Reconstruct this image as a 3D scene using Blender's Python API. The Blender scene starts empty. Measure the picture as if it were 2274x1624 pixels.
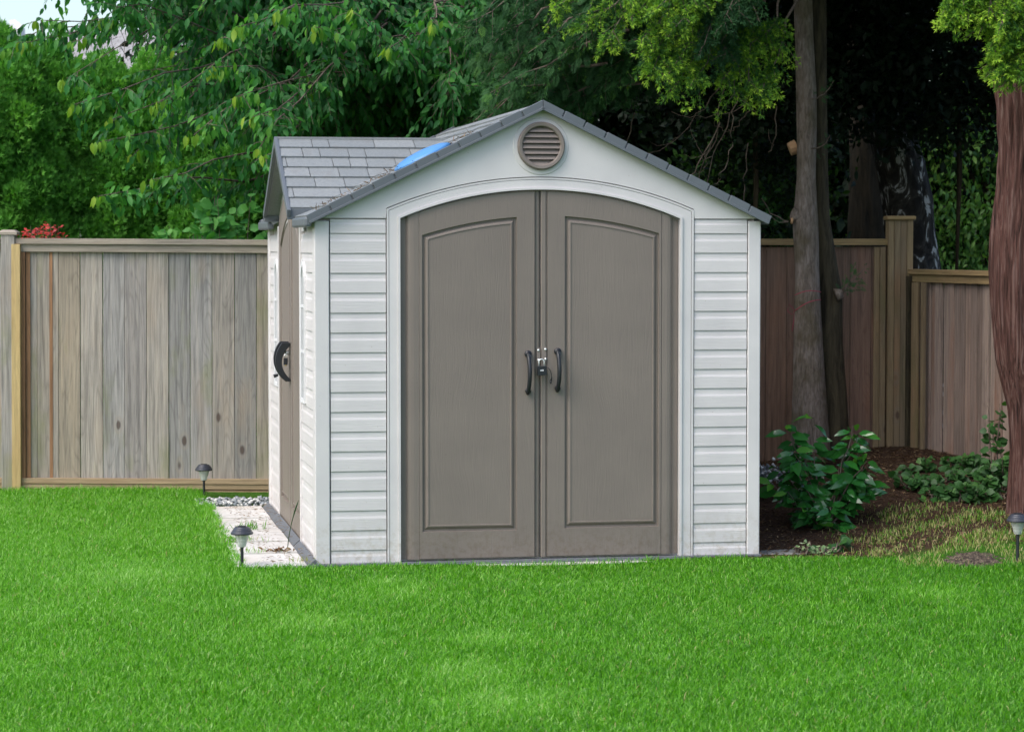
import bpy, math
import numpy as np
from mathutils import Matrix, Vector
C = bpy.context.scene.collection
PI = math.pi
rng = np.random.default_rng(7)
# ------------------------------------------------------------ camera calibration
F, CX, CY, HOR = 5500.0, 1136.5, 812.0, 543.0      # in a 2273 px wide copy of the photograph
H = 1.726                                          # eye height in metres
TH = math.atan((CY-HOR)/F)
def at(px, py, Y):
    u = (px-CX)/F; v = (CY-py)/F
    d = np.array([u, math.cos(TH)+v*math.sin(TH), -math.sin(TH)+v*math.cos(TH)])
    return np.array([0, 0, H]) + d*(Y/d[1])
cam = bpy.data.cameras.new('camera'); co = bpy.data.objects.new('camera', cam); C.objects.link(co)
co.location = (0, 0, H); co.rotation_euler = (PI/2-TH, 0, 0)
cam.sensor_width = 36; cam.lens = 36*F/2273; cam.clip_end = 500
cam.dof.use_dof = True; cam.dof.focus_distance = 13.4; cam.dof.aperture_fstop = 6.3
bpy.context.scene.camera = co

# ------------------------------------------------------------ materials
def NT(name):
    m = bpy.data.materials.new(name); m.use_nodes = True
    t = m.node_tree; t.nodes.clear()
    return m, t
def nd(t, typ, **kw):
    n = t.nodes.new(typ)
    ins = kw.pop('ins', {})
    for k, v in kw.items(): setattr(n, k, v)
    for k, v in ins.items():
        if hasattr(v, 'is_output') or isinstance(v, bpy.types.NodeSocket): t.links.new(v, n.inputs[k])
        else: n.inputs[k].default_value = v
    return n
def c4(c): return (c[0], c[1], c[2], 1)
def ramp(t, fac, stops, interp='LINEAR'):
    n = t.nodes.new('ShaderNodeValToRGB'); t.links.new(fac, n.inputs[0]); cr = n.color_ramp; cr.interpolation = interp
    while len(cr.elements) < len(stops): cr.elements.new(.5)
    for e, (p, c) in zip(cr.elements, stops): e.position = p; e.color = c4(c) if len(c) == 3 else c
    return n.outputs[0]
def mixc(t, f, a, b, mode='MIX'):
    n = t.nodes.new('ShaderNodeMix'); n.data_type = 'RGBA'; n.blend_type = mode
    for i, v in ((0, f), (6, a), (7, b)):
        if isinstance(v, bpy.types.NodeSocket): t.links.new(v, n.inputs[i])
        else: n.inputs[i].default_value = v if i == 0 else c4(v)
    return n.outputs[2]
def mth(t, op, a, b=0.5, cl=False):
    n = t.nodes.new('ShaderNodeMath'); n.operation = op; n.use_clamp = cl
    for i, v in ((0, a), (1, b)):
        if isinstance(v, bpy.types.NodeSocket): t.links.new(v, n.inputs[i])
        else: n.inputs[i].default_value = v
    return n.outputs[0]
def noise(t, vec, scale, detail=4, rough=.55, dist=0.0):
    n = nd(t, 'ShaderNodeTexNoise', ins={'Vector': vec, 'Scale': scale, 'Detail': detail, 'Roughness': rough, 'Distortion': dist})
    return n.outputs['Fac']
def mapv(t, vec, sc=(1, 1, 1), loc=(0, 0, 0)):
    return nd(t, 'ShaderNodeMapping', ins={'Vector': vec, 'Scale': sc, 'Location': loc}).outputs[0]
def bump(t, h, strength, dist=.01):
    return nd(t, 'ShaderNodeBump', ins={'Height': h, 'Strength': strength, 'Distance': dist}).outputs[0]
def prin(t, color, rough=.5, normal=None, spec=.5, metal=0, **kw):
    p = nd(t, 'ShaderNodeBsdfPrincipled')
    def s(k, v):
        if isinstance(v, bpy.types.NodeSocket): t.links.new(v, p.inputs[k])
        else: p.inputs[k].default_value = v
    s('Base Color', color if isinstance(color, bpy.types.NodeSocket) else c4(color))
    s('Roughness', rough); s('Specular IOR Level', spec); s('Metallic', metal)
    for k, v in kw.items(): s(k, v)
    if normal is not None: s('Normal', normal)
    return p.outputs[0]
def out(t, sh):
    o = nd(t, 'ShaderNodeOutputMaterial'); t.links.new(sh, o.inputs[0])
def objc(t): return nd(t, 'ShaderNodeTexCoord').outputs['Object']
def islr(t): return nd(t, 'ShaderNodeNewGeometry').outputs['Random Per Island']

def plastic(name, col, grain=None, rough=.5, dirt=True, gs=.25, spec=.4):
    m, t = NT(name); o = objc(t)
    n1 = noise(t, o, 3.5, 5)
    c = mixc(t, 1, col, ramp(t, n1, [(.3, (.92, .92, .92)), (.7, (1.04, 1.04, 1.03))]), 'MULTIPLY')
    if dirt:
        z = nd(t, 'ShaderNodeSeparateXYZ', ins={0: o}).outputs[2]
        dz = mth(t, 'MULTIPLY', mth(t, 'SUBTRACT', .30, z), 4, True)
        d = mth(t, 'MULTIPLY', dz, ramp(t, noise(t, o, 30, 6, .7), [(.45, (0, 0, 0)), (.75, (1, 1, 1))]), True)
        c = mixc(t, mth(t, 'MULTIPLY', d, .8), c, (col[0]*.62, col[1]*.55, col[2]*.42))  # dirt along the base, deepened to double as a painted contact shadow
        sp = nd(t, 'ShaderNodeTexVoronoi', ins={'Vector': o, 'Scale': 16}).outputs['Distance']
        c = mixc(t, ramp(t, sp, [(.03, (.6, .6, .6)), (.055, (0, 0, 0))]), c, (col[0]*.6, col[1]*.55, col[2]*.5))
    if grain == 'h':   g = noise(t, mapv(t, o, (5, 5, 150)), 1, 3, .6, .8)
    elif grain == 'v': 
        w = noise(t, mapv(t, o, (3, 3, .8)), 1, 2)
        vv = nd(t, 'ShaderNodeVectorMath', operation='ADD', ins={0: mapv(t, o, (120, 120, 6)), 1: (0, 0, 0)})
        t.links.new(nd(t, 'ShaderNodeCombineXYZ', ins={0: mth(t, 'MULTIPLY', w, 26)}).outputs[0], vv.inputs[1])
        g = noise(t, vv.outputs[0], 1, 3, .6, .5)
    else: g = noise(t, o, 220, 2)
    out(t, prin(t, c, rough, bump(t, g, gs, .004), spec)); return m
M = {}
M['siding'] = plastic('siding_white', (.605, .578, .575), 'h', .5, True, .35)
M['trim'] = plastic('trim_white', (.625, .60, .597), None, .45, True, .15)
M['taupe'] = plastic('door_taupe', (.200, .168, .145), 'v', .48, True, .4)
M['taupe_s'] = plastic('vent_taupe', (.20, .168, .148), None, .5, False, .2)
M['taupe_h'] = plastic('door_rail_taupe', (.225, .187, .160), 'h', .48, False, .6)
M['rake'] = plastic('rake_grey', (.115, .130, .145), None, .45, True, .2)
M['edging'] = plastic('edging_grey', (.13, .14, .155), None, .55, True, .4)
M['black'] = plastic('black_plastic', (.012, .014, .018), None, .45, False, .25, .5)
M['cap'] = plastic('lamp_cap', (.035, .038, .05), None, .35, False, .2, .5)
M['blue'] = plastic('blue_plastic', (.08, .24, .52), None, .4, False, .1)
M['paleplastic'] = plastic('pane_frame', (.66, .66, .67), None, .6, False, .1)
def simple(name, col, rough=.5, metal=0, spec=.5, **kw):
    m, t = NT(name); out(t, prin(t, col, rough, None, spec, metal, **kw)); return m
M['chrome'] = simple('zinc_metal', (.74, .76, .75), .35, .6)
M['brass'] = simple('brass', (.5, .38, .16), .35, 1)
M['dark'] = simple('dark_gap', (.02, .02, .022), .9)
M['white_mark'] = simple('white_mark', (.7, .7, .72), .5)
M['string'] = simple('red_string', (.30, .05, .07), .8)
M['cutwood'] = simple('cut_wood', (.42, .25, .13), .8)
m, t = NT('lamp_lens'); o = objc(t)
out(t, prin(t, (.78, .82, .76), .25, bump(t, nd(t, 'ShaderNodeTexWave', wave_type='RINGS', rings_direction='Z', ins={'Vector': o, 'Scale': 60}).outputs[1], .3, .003), .5, 0, **{'Transmission Weight': .55, 'IOR': 1.3})); M['lens'] = m
m, t = NT('window_pane'); out(t, prin(t, (.20, .22, .23), .5, None, .4, 0)); M['pane'] = m

def roofmat():
    m, t = NT('grey_shingle'); o = objc(t); r = islr(t)
    c = ramp(t, r, [(0, (.195, .212, .218)), (1, (.25, .265, .268))])
    n = noise(t, o, 60, 5, .7)
    c = mixc(t, 1, c, ramp(t, n, [(.3, (.85, .85, .85)), (.7, (1.1, 1.1, 1.08))]), 'MULTIPLY')
    st = noise(t, o, 7, 4); c = mixc(t, ramp(t, st, [(.55, (0, 0, 0)), (.8, (.35, .35, .35))]), c, (.17, .15, .13))
    out(t, prin(t, c, .6, bump(t, noise(t, o, 300, 3), .35, .004), .4)); return m
M['roof'] = roofmat()

def wood(name, cols, warm=(.30, .17, .09), green=.35, axis='z', rough=.8, knots=True, dark=1.0, contrast=1.0):
    m, t = NT(name); o = objc(t); r = islr(t)
    off = nd(t, 'ShaderNodeCombineXYZ', ins={0: mth(t, 'MULTIPLY', r, 37.3), 1: mth(t, 'MULTIPLY', r, 11.7), 2: mth(t, 'MULTIPLY', r, 23.1)}).outputs[0]
    def co_(s):
        sc = (s[0], s[0], s[1]) if axis == 'z' else (s[1], s[0], s[0])
        v = nd(t, 'ShaderNodeVectorMath', operation='ADD', ins={0: mapv(t, o, sc), 1: off}); return v.outputs[0]
    base = ramp(t, r, [(i/(len(cols)-1), c) for i, c in enumerate(cols)])
    wv = nd(t, 'ShaderNodeTexNoise', ins={'Vector': co_((9, .7)), 'Scale': 1, 'Detail': 1.5, 'Distortion': .5}).outputs['Fac']
    cath = mth(t, 'FRACT', mth(t, 'MULTIPLY', wv, 17))
    cath = ramp(t, cath, [(0, (.68, .68, .69)), (.2, (1, 1, 1)), (.8, (1.04, 1.04, 1.02)), (1, (.68, .66, .64))])
    f1 = noise(t, co_((160, 5)), 1, 5, .65)
    f2 = noise(t, co_((45, 1.6)), 1, 5, .6)
    c = mixc(t, min(.5*contrast, 1), base, mixc(t, 1, base, cath, 'MULTIPLY'))
    c = mixc(t, .8, c, mixc(t, 1, c, ramp(t, f1, [(.3, (.62, .60, .58)), (.55, (1, 1, 1)), (.75, (1.22, 1.2, 1.16))]), 'MULTIPLY'))
    c = mixc(t, .8*contrast, c, mixc(t, 1, c, ramp(t, f2, [(.32, (.6, .6, .6)), (.5, (1, 1, 1)), (.7, (1.22, 1.18, 1.12))]), 'MULTIPLY'))
    wm = noise(t, co_((5, 1.1)), 1, 4)
    c = mixc(t, ramp(t, wm, [(.55, (0, 0, 0)), (.75, (.6, .6, .6))]), c, warm)
    if green:
        gn = noise(t, co_((3.5, 1.4)), 1, 5, .6)
        c = mixc(t, ramp(t, gn, [(.55, (0, 0, 0)), (.72, (green,)*3)]), c, (.18*dark, .20*dark, .07*dark))
    hgt = mth(t, 'ADD', f1, mth(t, 'MULTIPLY', f2, 1.5))
    if knots:
        vo = nd(t, 'ShaderNodeTexVoronoi', ins={'Vector': co_((5.2, 2.6)), 'Scale': 1})
        kd = mth(t, 'ADD', vo.outputs['Distance'], mth(t, 'MULTIPLY', mth(t, 'SUBTRACT', f2, .5), .05))
        sel = ramp(t, vo.outputs['Color'], [(.30, (0, 0, 0)), (.32, (1, 1, 1))], 'CONSTANT')
        k1 = mth(t, 'MULTIPLY', ramp(t, kd, [(.07, (1, 1, 1)), (.11, (0, 0, 0))]), sel)
        k2 = mth(t, 'MULTIPLY', ramp(t, kd, [(.10, (0, 0, 0)), (.13, (.4, .4, .4)), (.2, (0, 0, 0))]), sel)
        c = mixc(t, k2, c, (.30*dark, .25*dark, .2*dark))
        c = mixc(t, mth(t, 'MULTIPLY', k1, .8), c, (.07, .045, .035))
    out(t, prin(t, c, rough, bump(t, hgt, .5, .004), .25)); return m
M['fence'] = wood('weathered_fence_wood', [(.33, .295, .27), (.265, .26, .25), (.38, .345, .30), (.31, .305, .30), (.34, .285, .21), (.235, .235, .23)], warm=(.37, .29, .21), green=.6, contrast=1.15)
M['fence_edge'] = wood('raw_edge_wood', [(.34, .18, .09), (.28, .16, .09)], green=.1, knots=False)
M['fencetrim'] = wood('new_trim_wood', [(.50, .37, .17), (.54, .41, .20)], warm=(.42, .27, .11), green=.12, contrast=.5)
M['fencerail'] = wood('rail_wood', [(.33, .29, .24), (.36, .31, .25)], green=.15, axis='x', contrast=.6)
M['fencerail_y'] = wood('rail_tan_wood', [(.36, .27, .17), (.40, .30, .18)], green=.15, axis='x', contrast=.6)
M['fence_r'] = wood('brown_fence_wood', [(.18, .115, .085), (.22, .14, .10), (.15, .10, .075), (.20, .125, .095)], warm=(.24, .12, .07), green=.12, dark=.6)
M['fence_rail_r'] = wood('tan_rail_wood', [(.28, .20, .10), (.31, .22, .11)], warm=(.24, .15, .07), green=.3, axis='x', dark=.6, contrast=.6)
M['fence_post_r'] = wood('post_wood', [(.22, .17, .10), (.26, .19, .11), (.16, .13, .09)], green=.45, dark=.6, contrast=.7)
M['fence_s'] = wood('grey_brown_fence_wood', [(.27, .21, .18), (.32, .25, .21), (.22, .17, .145), (.30, .22, .18)], warm=(.27, .13, .08), green=.05, dark=.7)
M['fence_f'] = wood('pale_fence_wood', [(.36, .32, .25), (.40, .36, .28)], green=.2, knots=False)

def bark(name, cols, sc=(22, 22, 3), bs=1.0, moss=None):
    m, t = NT(name); o = objc(t)
    n = noise(t, mapv(t, o, sc), 1, 8, .65, .6); n2 = noise(t, o, 5, 4)
    c = ramp(t, n, [(.32, cols[0]), (.5, cols[1]), (.68, cols[2])])
    if moss: c = mixc(t, ramp(t, n2, [(.45, (0, 0, 0)), (.62, (moss[3],)*3)]), c, moss[:3])
    out(t, prin(t, c, .85, bump(t, n, bs, .02), .2)); return m
M['bark_cedar'] = bark('red_cedar_bark', [(.012, .007, .006), (.085, .038, .030), (.17, .11, .095)], (55, 55, 2.6), 1)
M['bark_grey'] = bark('smooth_grey_bark', [(.10, .08, .065), (.19, .155, .13), (.27, .23, .20)], (60, 60, 14), 1, (.08, .065, .03, .6))
M['bark_vdark'] = bark('very_dark_bark', [(.008, .007, .005), (.02, .017, .011), (.035, .028, .018)], (28, 28, 4), .8)
M['bark_dark'] = bark('mossy_dark_bark', [(.015, .012, .008), (.045, .037, .022), (.075, .06, .035)], (28, 28, 4), .8)
M['bark_twig'] = bark('twig_bark', [(.06, .045, .035), (.13, .10, .08), (.2, .16, .13)], (30, 30, 6), .4)
m, t = NT('birch_bark'); o = objc(t)
n = noise(t, mapv(t, o, (7, 7, 3.2)), 1, 5, .6, 1.6)
out(t, prin(t, ramp(t, n, [(.46, (.012, .010, .009)), (.56, (.04, .036, .03)), (.60, (.34, .34, .33)), (.75, (.40, .39, .37))]), .8, bump(t, n, 1, .03), .2)); M['birch'] = m

def leaf(name, stops, rough=.45, trans=.35, spec=.4, vein=False):
    m, t = NT(name)
    v = nd(t, 'ShaderNodeAttribute', attribute_name='v').outputs['Fac']
    c = ramp(t, v, stops)
    p = prin(t, c, rough, None, spec)
    tr = nd(t, 'ShaderNodeBsdfTranslucent', ins={'Color': mixc(t, 1, c, (1.25, 1.5, .6), 'MULTIPLY')}).outputs[0]
    mx = nd(t, 'ShaderNodeMixShader', ins={0: trans, 1: p, 2: tr})
    out(t, mx.outputs[0]); return m
M['l_cherry'] = leaf('cherry_leaf', [(0, (.018, .09, .028)), (.45, (.038, .17, .038)), (.8, (.085, .28, .04)), (.9, (.14, .29, .03)), (1, (.26, .38, .04))], .5, .38, .22)
M['l_hedge'] = leaf('arborvitae_leaf', [(0, (.06, .20, .03)), (.5, (.12, .33, .05)), (1, (.21, .46, .07))], .7, .3, .12)
M['l_cyp'] = leaf('cypress_leaf', [(0, (.018, .06, .026)), (.5, (.04, .12, .035)), (.72, (.13, .29, .03)), (1, (.42, .62, .06))], .6, .3, .15)
M['l_dark'] = leaf('dark_leaf', [(0, (.003, .010, .004)), (.6, (.007, .022, .007)), (1, (.04, .11, .015))], .6, .2, .2)  # near-black low stops put deep foliage shade into the leaf colour
M['l_green'] = leaf('weeping_leaf', [(0, (.02, .07, .02)), (.6, (.05, .14, .03)), (1, (.12, .24, .04))], .5, .35, .3)
M['l_laurel'] = leaf('laurel_leaf', [(0, (.016, .085, .022)), (.6, (.035, .18, .026)), (1, (.15, .38, .03))], .13, .2, .6)
M['l_lilac'] = leaf('lilac_leaf', [(0, (.05, .20, .045)), (.6, (.09, .30, .07)), (1, (.16, .40, .09))], .5, .35, .25)
M['l_weed'] = leaf('weed_leaf', [(0, (.025, .08, .02)), (.6, (.045, .14, .03)), (1, (.10, .22, .05))], .5, .3, .4)
M['l_var'] = leaf('variegated_leaf', [(0, (.12, .22, .08)), (.6, (.30, .38, .2)), (1, (.48, .52, .36))], .6, .25, .3)
M['l_red'] = leaf('red_leaf', [(0, (.12, .015, .02)), (.5, (.28, .02, .02)), (1, (.5, .035, .025))], .5, .3, .4)
M['l_brown'] = leaf('dead_leaf', [(0, (.06, .03, .017)), (.5, (.16, .09, .05)), (1, (.34, .25, .14))], .8, .1, .2)
M['grass'] = leaf('grass_blade', [(0, (.030, .14, .006)), (.35, (.085, .29, .009)), (.65, (.155, .42, .015)), (.80, (.23, .48, .06)), (.86, (.32, .55, .15)), (.9, (.36, .36, .13)), (1, (.48, .40, .20))], .38, .35, .4)  # palest green stops serve pale tufts and painted highlights on blades

def lawnmat():
    m, t = NT('lawn_ground'); o = objc(t)
    a = nd(t, 'ShaderNodeAttribute', attribute_name='bed').outputs['Fac']
    n = noise(t, o, 60, 5, .7); n2 = noise(t, o, 7, 4)
    g = ramp(t, n, [(.3, (.03, .09, .012)), (.7, (.08, .20, .02))])
    s = ramp(t, n, [(.3, (.03, .019, .013)), (.5, (.07, .042, .028)), (.7, (.13, .085, .058))])
    s = mixc(t, ramp(t, n2, [(.5, (0, 0, 0)), (.7, (.7, .7, .7))]), s, (.07, .045, .03))
    out(t, prin(t, mixc(t, a, g, s), .95, bump(t, n, 1, .03), .1)); return m
M['lawn'] = lawnmat()
m, t = NT('paving_concrete'); o = objc(t); r = islr(t)
n = noise(t, o, 9, 7, .65); n2 = noise(t, o, 2.3, 4)
c = ramp(t, n, [(.3, (.42, .40, .37)), (.55, (.57, .555, .53)), (.8, (.64, .63, .61))])
c = mixc(t, ramp(t, n2, [(.5, (0, 0, 0)), (.75, (.5, .5, .5))]), c, (.46, .38, .28))
c = mixc(t, ramp(t, noise(t, o, 45, 4, .7), [(.62, (0, 0, 0)), (.70, (.8, .8, .8))]), c, (.28, .19, .10))
out(t, prin(t, c, .85, bump(t, n, .5, .01), .2)); M['slab'] = m
M['slab_dark'] = plastic('old_concrete', (.24, .24, .225), None, .9, True)
m, t = NT('pebbles'); r = islr(t)
out(t, prin(t, ramp(t, r, [(0, (.10, .12, .13)), (.4, (.22, .25, .27)), (.75, (.45, .45, .43)), (1, (.75, .74, .70))]), .6)); M['pebble'] = m
m, t = NT('dirt'); o = objc(t); n = noise(t, o, 55, 6, .75)
out(t, prin(t, ramp(t, n, [(.38, (.05, .04, .034)), (.52, (.15, .12, .095)), (.66, (.36, .29, .19))]), .95, bump(t, n, 1, .03), .1)); M['dirt'] = m
m, t = NT('house_shingles'); o = objc(t)
b = nd(t, 'ShaderNodeTexBrick', ins={'Vector': mapv(t, o, (1, 1, 1)), 'Scale': 2.2, 'Color1': (.27, .26, .25, 1), 'Color2': (.35, .335, .32, 1), 'Mortar': (.16, .14, .13, 1), 'Mortar Size': .02, 'Row Height': .3, 'Brick Width': .6}).outputs[0]
out(t, prin(t, mixc(t, 1, b, ramp(t, noise(t, o, 4, 4), [(.3, (.85, .85, .85)), (.7, (1.15, 1.15, 1.15))]), 'MULTIPLY'), .8)); M['hroof'] = m
M['hroof2'] = plastic('far_roof', (.30, .33, .36), None, .7, False)
M['hwall'] = plastic('house_wall', (.5, .48, .44), 'h', .7, False)

# ------------------------------------------------------------ object helpers
def tag(o, label=None, cat=None, group=None, kind=None):
    if label: o['label'] = label
    if cat: o['category'] = cat
    if group: o['group'] = group
    if kind: o['kind'] = kind
    return o
def thing(name, label, cat, loc=(0, 0, 0), rot=(0, 0, 0), group=None):
    o = bpy.data.objects.new(name, None); C.objects.link(o); o.location = loc; o.rotation_euler = rot
    o.empty_display_size = .1
    return tag(o, label, cat, group)
def npmesh(name, V, Fa, mat, parent=None, attr=None, smooth=False, loc=None):
    """V (n,3), Fa: (m,k) array or list of such arrays"""
    me = bpy.data.meshes.new(name); V = np.asarray(V, np.float32)
    Fs = Fa if isinstance(Fa, list) else [Fa]
    Fs = [np.asarray(f, np.int32) for f in Fs if len(f)]
    if loc is not None: V = V-np.asarray(loc, np.float32)
    me.vertices.add(len(V)); me.vertices.foreach_set('co', V.ravel())
    tot = sum(f.size for f in Fs); npoly = sum(len(f) for f in Fs)
    me.loops.add(tot); me.polygons.add(npoly)
    me.loops.foreach_set('vertex_index', np.concatenate([f.ravel() for f in Fs]))
    cnt = np.concatenate([np.full(len(f), f.shape[1], np.int32) for f in Fs])
    st = np.concatenate([[0], np.cumsum(cnt)[:-1]]).astype(np.int32)
    me.polygons.foreach_set('loop_start', st)
    try: me.polygons.foreach_set('loop_total', cnt)
    except Exception: pass
    if smooth: me.polygons.foreach_set('use_smooth', np.ones(npoly, bool))
    me.update(calc_edges=True)
    if attr:
        for k, a in attr.items():
            at_ = me.attributes.new(k, 'FLOAT', 'POINT'); at_.data.foreach_set('value', np.asarray(a, np.float32))
    me.materials.append(mat)
    o = bpy.data.objects.new(name, me); C.objects.link(o)
    if parent: o.parent = parent
    if loc is not None: o.location = loc
    return o
class MB:
    """collects shapes for one mesh"""
    def __init__(s): s.v = []; s.f = []
    def add(s, V, Fc):
        b = len(s.v); s.v += [tuple(map(float, p)) for p in V]; s.f += [tuple(b+i for i in f) for f in Fc]; return s
    def box(s, x0, x1, y0, y1, z0, z1, jit=0):
        V = [(x, y, z) for x in (x0, x1) for y in (y0, y1) for z in (z0, z1)]
        return s.add(V, [(0, 1, 3, 2), (4, 6, 7, 5), (0, 4, 5, 1), (2, 3, 7, 6), (0, 2, 6, 4), (1, 5, 7, 3)])
    def tube(s, pts, rad, n=8, cap=True, sy=1.0, up=(0, 0, 1)):
        pts = [Vector(p) for p in pts]
        if not hasattr(rad, '__len__'): rad = [rad]*len(pts)
        V = []; Fc = []; ref = Vector(up)
        for i, p in enumerate(pts):
            d = (pts[min(i+1, len(pts)-1)]-pts[max(i-1, 0)]).normalized()
            a = d.cross(ref)
            if a.length < 1e-3: a = d.cross(Vector((1, .01, 0)))
            a.normalize(); b = d.cross(a)
            for k in range(n):
                w = 2*PI*k/n; V.append(p+a*math.cos(w)*rad[i]+b*math.sin(w)*rad[i]*sy)
        for i in range(len(pts)-1):
            for k in range(n):
                k2 = (k+1) % n; Fc.append((i*n+k, i*n+k2, (i+1)*n+k2, (i+1)*n+k))
        if cap: Fc.append(tuple(range(n-1, -1, -1))); Fc.append(tuple((len(pts)-1)*n+k for k in range(n)))
        return s.add(V, Fc)
    def lathe(s, prof, n=24, cx=0, cy=0):
        V = []; Fc = []
        for r, z in prof:
            for k in range(n): V.append((cx+r*math.cos(2*PI*k/n), cy+r*math.sin(2*PI*k/n), z))
        for i in range(len(prof)-1):
            for k in range(n):
                k2 = (k+1) % n; Fc.append((i*n+k, i*n+k2, (i+1)*n+k2, (i+1)*n+k))
        return s.add(V, Fc)
    def build(s, name, mat, parent=None, bevel=0, smooth=False, subs=0):
        me = bpy.data.meshes.new(name); me.from_pydata(s.v, [], s.f); me.update()
        me.materials.append(mat)
        if smooth:
            me.polygons.foreach_set('use_smooth', [True]*len(me.polygons))
        o = bpy.data.objects.new(name, me); C.objects.link(o)
        if parent: o.parent = parent
        if bevel:
            b = o.modifiers.new('bevel', 'BEVEL'); b.width = bevel; b.segments = 2; b.limit_method = 'ANGLE'; b.harden_normals = False
        if subs:
            b = o.modifiers.new('sub', 'SUBSURF'); b.levels = subs; b.render_levels = subs
        return o

# leaf templates ------------------------------------------------
T_OVAL = (np.array([(0, 0, 0), (-.2, .28, .05), (0, .33, 0), (.2, .28, .05), (-.19, .62, .0), (0, .68, -.05), (.19, .62, .0), (0, 1, -.16)], float),
          np.array([(0, 2, 1), (0, 3, 2), (1, 2, 5), (1, 5, 4), (2, 3, 6), (2, 6, 5), (4, 5, 7), (5, 6, 7)]))
T_LAUR = (T_OVAL[0]*np.array([1.25, 1, 1]), T_OVAL[1])
T_ROUND = (T_OVAL[0]*np.array([1.7, .8, 1]), T_OVAL[1])
T_DIA = (np.array([(0, 0, 0), (-.26, .45, .05), (0, 1, -.06), (.26, .45, .05)], float), np.array([(0, 3, 2), (0, 2, 1)]))
def frond(n=5, w=.09, ln=.5, sl=1.0):
    V = []; Fc = []
    def blade(b, e, wd):
        b = np.array(b); e = np.array(e); d = e-b; p = np.array([-d[1], d[0], 0]); p = p/np.linalg.norm(p)*wd
        k = len(V); V.extend([b, b+d*.55+p, e, b+d*.55-p]); Fc.extend([(k, k+3, k+2), (k, k+2, k+1)])
    blade((0, 0, 0), (0, 1, -.25), w*.7)
    for i in range(n):
        y = .1+.75*i/n; l = ln*(1-.75*(i/n)**1.5)
        for s_ in (-1, 1):
            yy = y+(.05 if s_ > 0 else 0)
            blade((0, yy, -.25*yy*yy), (s_*l*.75, yy+l*.75*sl, -.25*yy*yy-.06), w)
    return np.array(V, float), np.array(Fc)
T_FROND = frond(6, .034, .40)
T_FROND_S = frond(3, .10, .45)
def orient(d, n):
    d = d/np.linalg.norm(d, axis=1, keepdims=True)
    x = np.cross(d, n); x /= (np.linalg.norm(x, axis=1, keepdims=True)+1e-9)
    z = np.cross(x, d)
    return np.stack([x, d, z], axis=2)        # columns
def scatter(tpl, pos, d, n, size, v, wid=None):
    Tv, Tf = tpl; N = len(pos)
    R = orient(d, n)
    L = Tv[None]*np.ones((N, 1, 1))
    if wid is not None: L = L*np.stack([wid, np.ones(N), np.ones(N)], 1)[:, None, :]
    V = np.einsum('nij,nkj->nki', R, L)*np.asarray(size).reshape(-1, 1, 1)+pos[:, None, :]
    k = len(Tv)
    Fc = (Tf[None]+(np.arange(N)*k)[:, None, None]).reshape(-1, Tf.shape[1])
    return V.reshape(-1, 3), Fc, np.repeat(v, k)
def rn(n, s=1.0): return rng.normal(0, s, (n, 3))
def U(a, b, n=None): return rng.uniform(a, b, n)
def leafobj(name, tpl, pos, d, n, size, v, mat, parent, wid=None, loc=None):
    V, Fc, a = scatter(tpl, pos, d, n, size, v, wid)
    return npmesh(name, V, Fc, mat, parent, {'v': a}, loc=loc)
def branch_np(segs, name, mat, parent, n=6):
    mb = MB()
    for pts, rad in segs: mb.tube(pts, rad, n, cap=False)
    return mb.build(name, mat, parent, smooth=True)
def curve(p0, p1, sag, k=8, wob=0):
    p0 = np.array(p0, float); p1 = np.array(p1, float); t_ = np.linspace(0, 1, k)[:, None]
    P = p0*(1-t_)+p1*t_; P[:, 2] += sag*4*(t_*(1-t_))[:, 0]
    if wob: P[1:-1] += rng.normal(0, wob, (k-2, 3))
    return P
def sstep(x): x = np.clip(x, 0, 1); return x*x*(3-2*x)

# ------------------------------------------------------------ ground
def gh(X, Y):
    X = np.asarray(X, float); Y = np.asarray(Y, float)
    return (.21*sstep((Y-13.8)/2.8)*sstep((X-1.0)/.9)*sstep((8-X)/2) + .09*sstep((X-1.9)/.8)*sstep((Y-12.7)/1.3)*sstep((9-X)/2)
            - .008*sstep((Y-12.2)/.7)*sstep((14.1-Y)/.3)*sstep((X+1.3)/.2)*sstep((1.9-X)/.4)
            + .006*np.sin(X*3.1+Y*1.7)+.005*np.sin(X*1.3-Y*4.1))
A0 = math.radians(10.4)
SC = at(707, 1258, 13.28); SC[2] = 0
ex = np.array([math.cos(A0), math.sin(A0), 0]); ey = np.array([-math.sin(A0), math.cos(A0), 0])
def loc2w(x, y, z=0): return SC+ex*x+ey*y+np.array([0, 0, z])
def w2loc(X, Y):
    dx = X-SC[0]; dy = Y-SC[1]
    return dx*ex[0]+dy*ex[1], dx*ey[0]+dy*ey[1]
def vnoise(X, Y, s, seed=0):
    X = X*s+seed*17.3; Y = Y*s+seed*9.1
    return (np.sin(X*1.1+1.7*np.sin(Y*.7+seed))+np.sin(Y*1.3+1.3*np.sin(X*.9+2*seed))+np.sin((X+Y)*.8+np.sin((X-Y)*1.2)))/3
def bedmask(X, Y):
    edge = 13.62+.06*vnoise(X, Y, 4)+np.where(X > 2.15, -.45*sstep((X-2.15)/.5)*0+0, 0)
    return sstep((Y-edge)/.15)*sstep((X-1.0)/.2)
gx = np.unique(np.round(np.concatenate([np.linspace(-150, -6, 20), np.arange(-6, 6.5, .08), np.linspace(6.5, 150, 20)]), 3))
gy = np.unique(np.round(np.concatenate([np.linspace(-40, 6, 12), np.arange(6, 19, .08), np.linspace(19, 300, 30)]), 3))
GX, GY = np.meshgrid(gx, gy); nx = len(gx); ny = len(gy)
GV = np.stack([GX.ravel(), GY.ravel(), gh(GX, GY).ravel()], 1)
ii = (np.arange(ny-1)[:, None]*nx+np.arange(nx-1)[None]).ravel()
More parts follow.
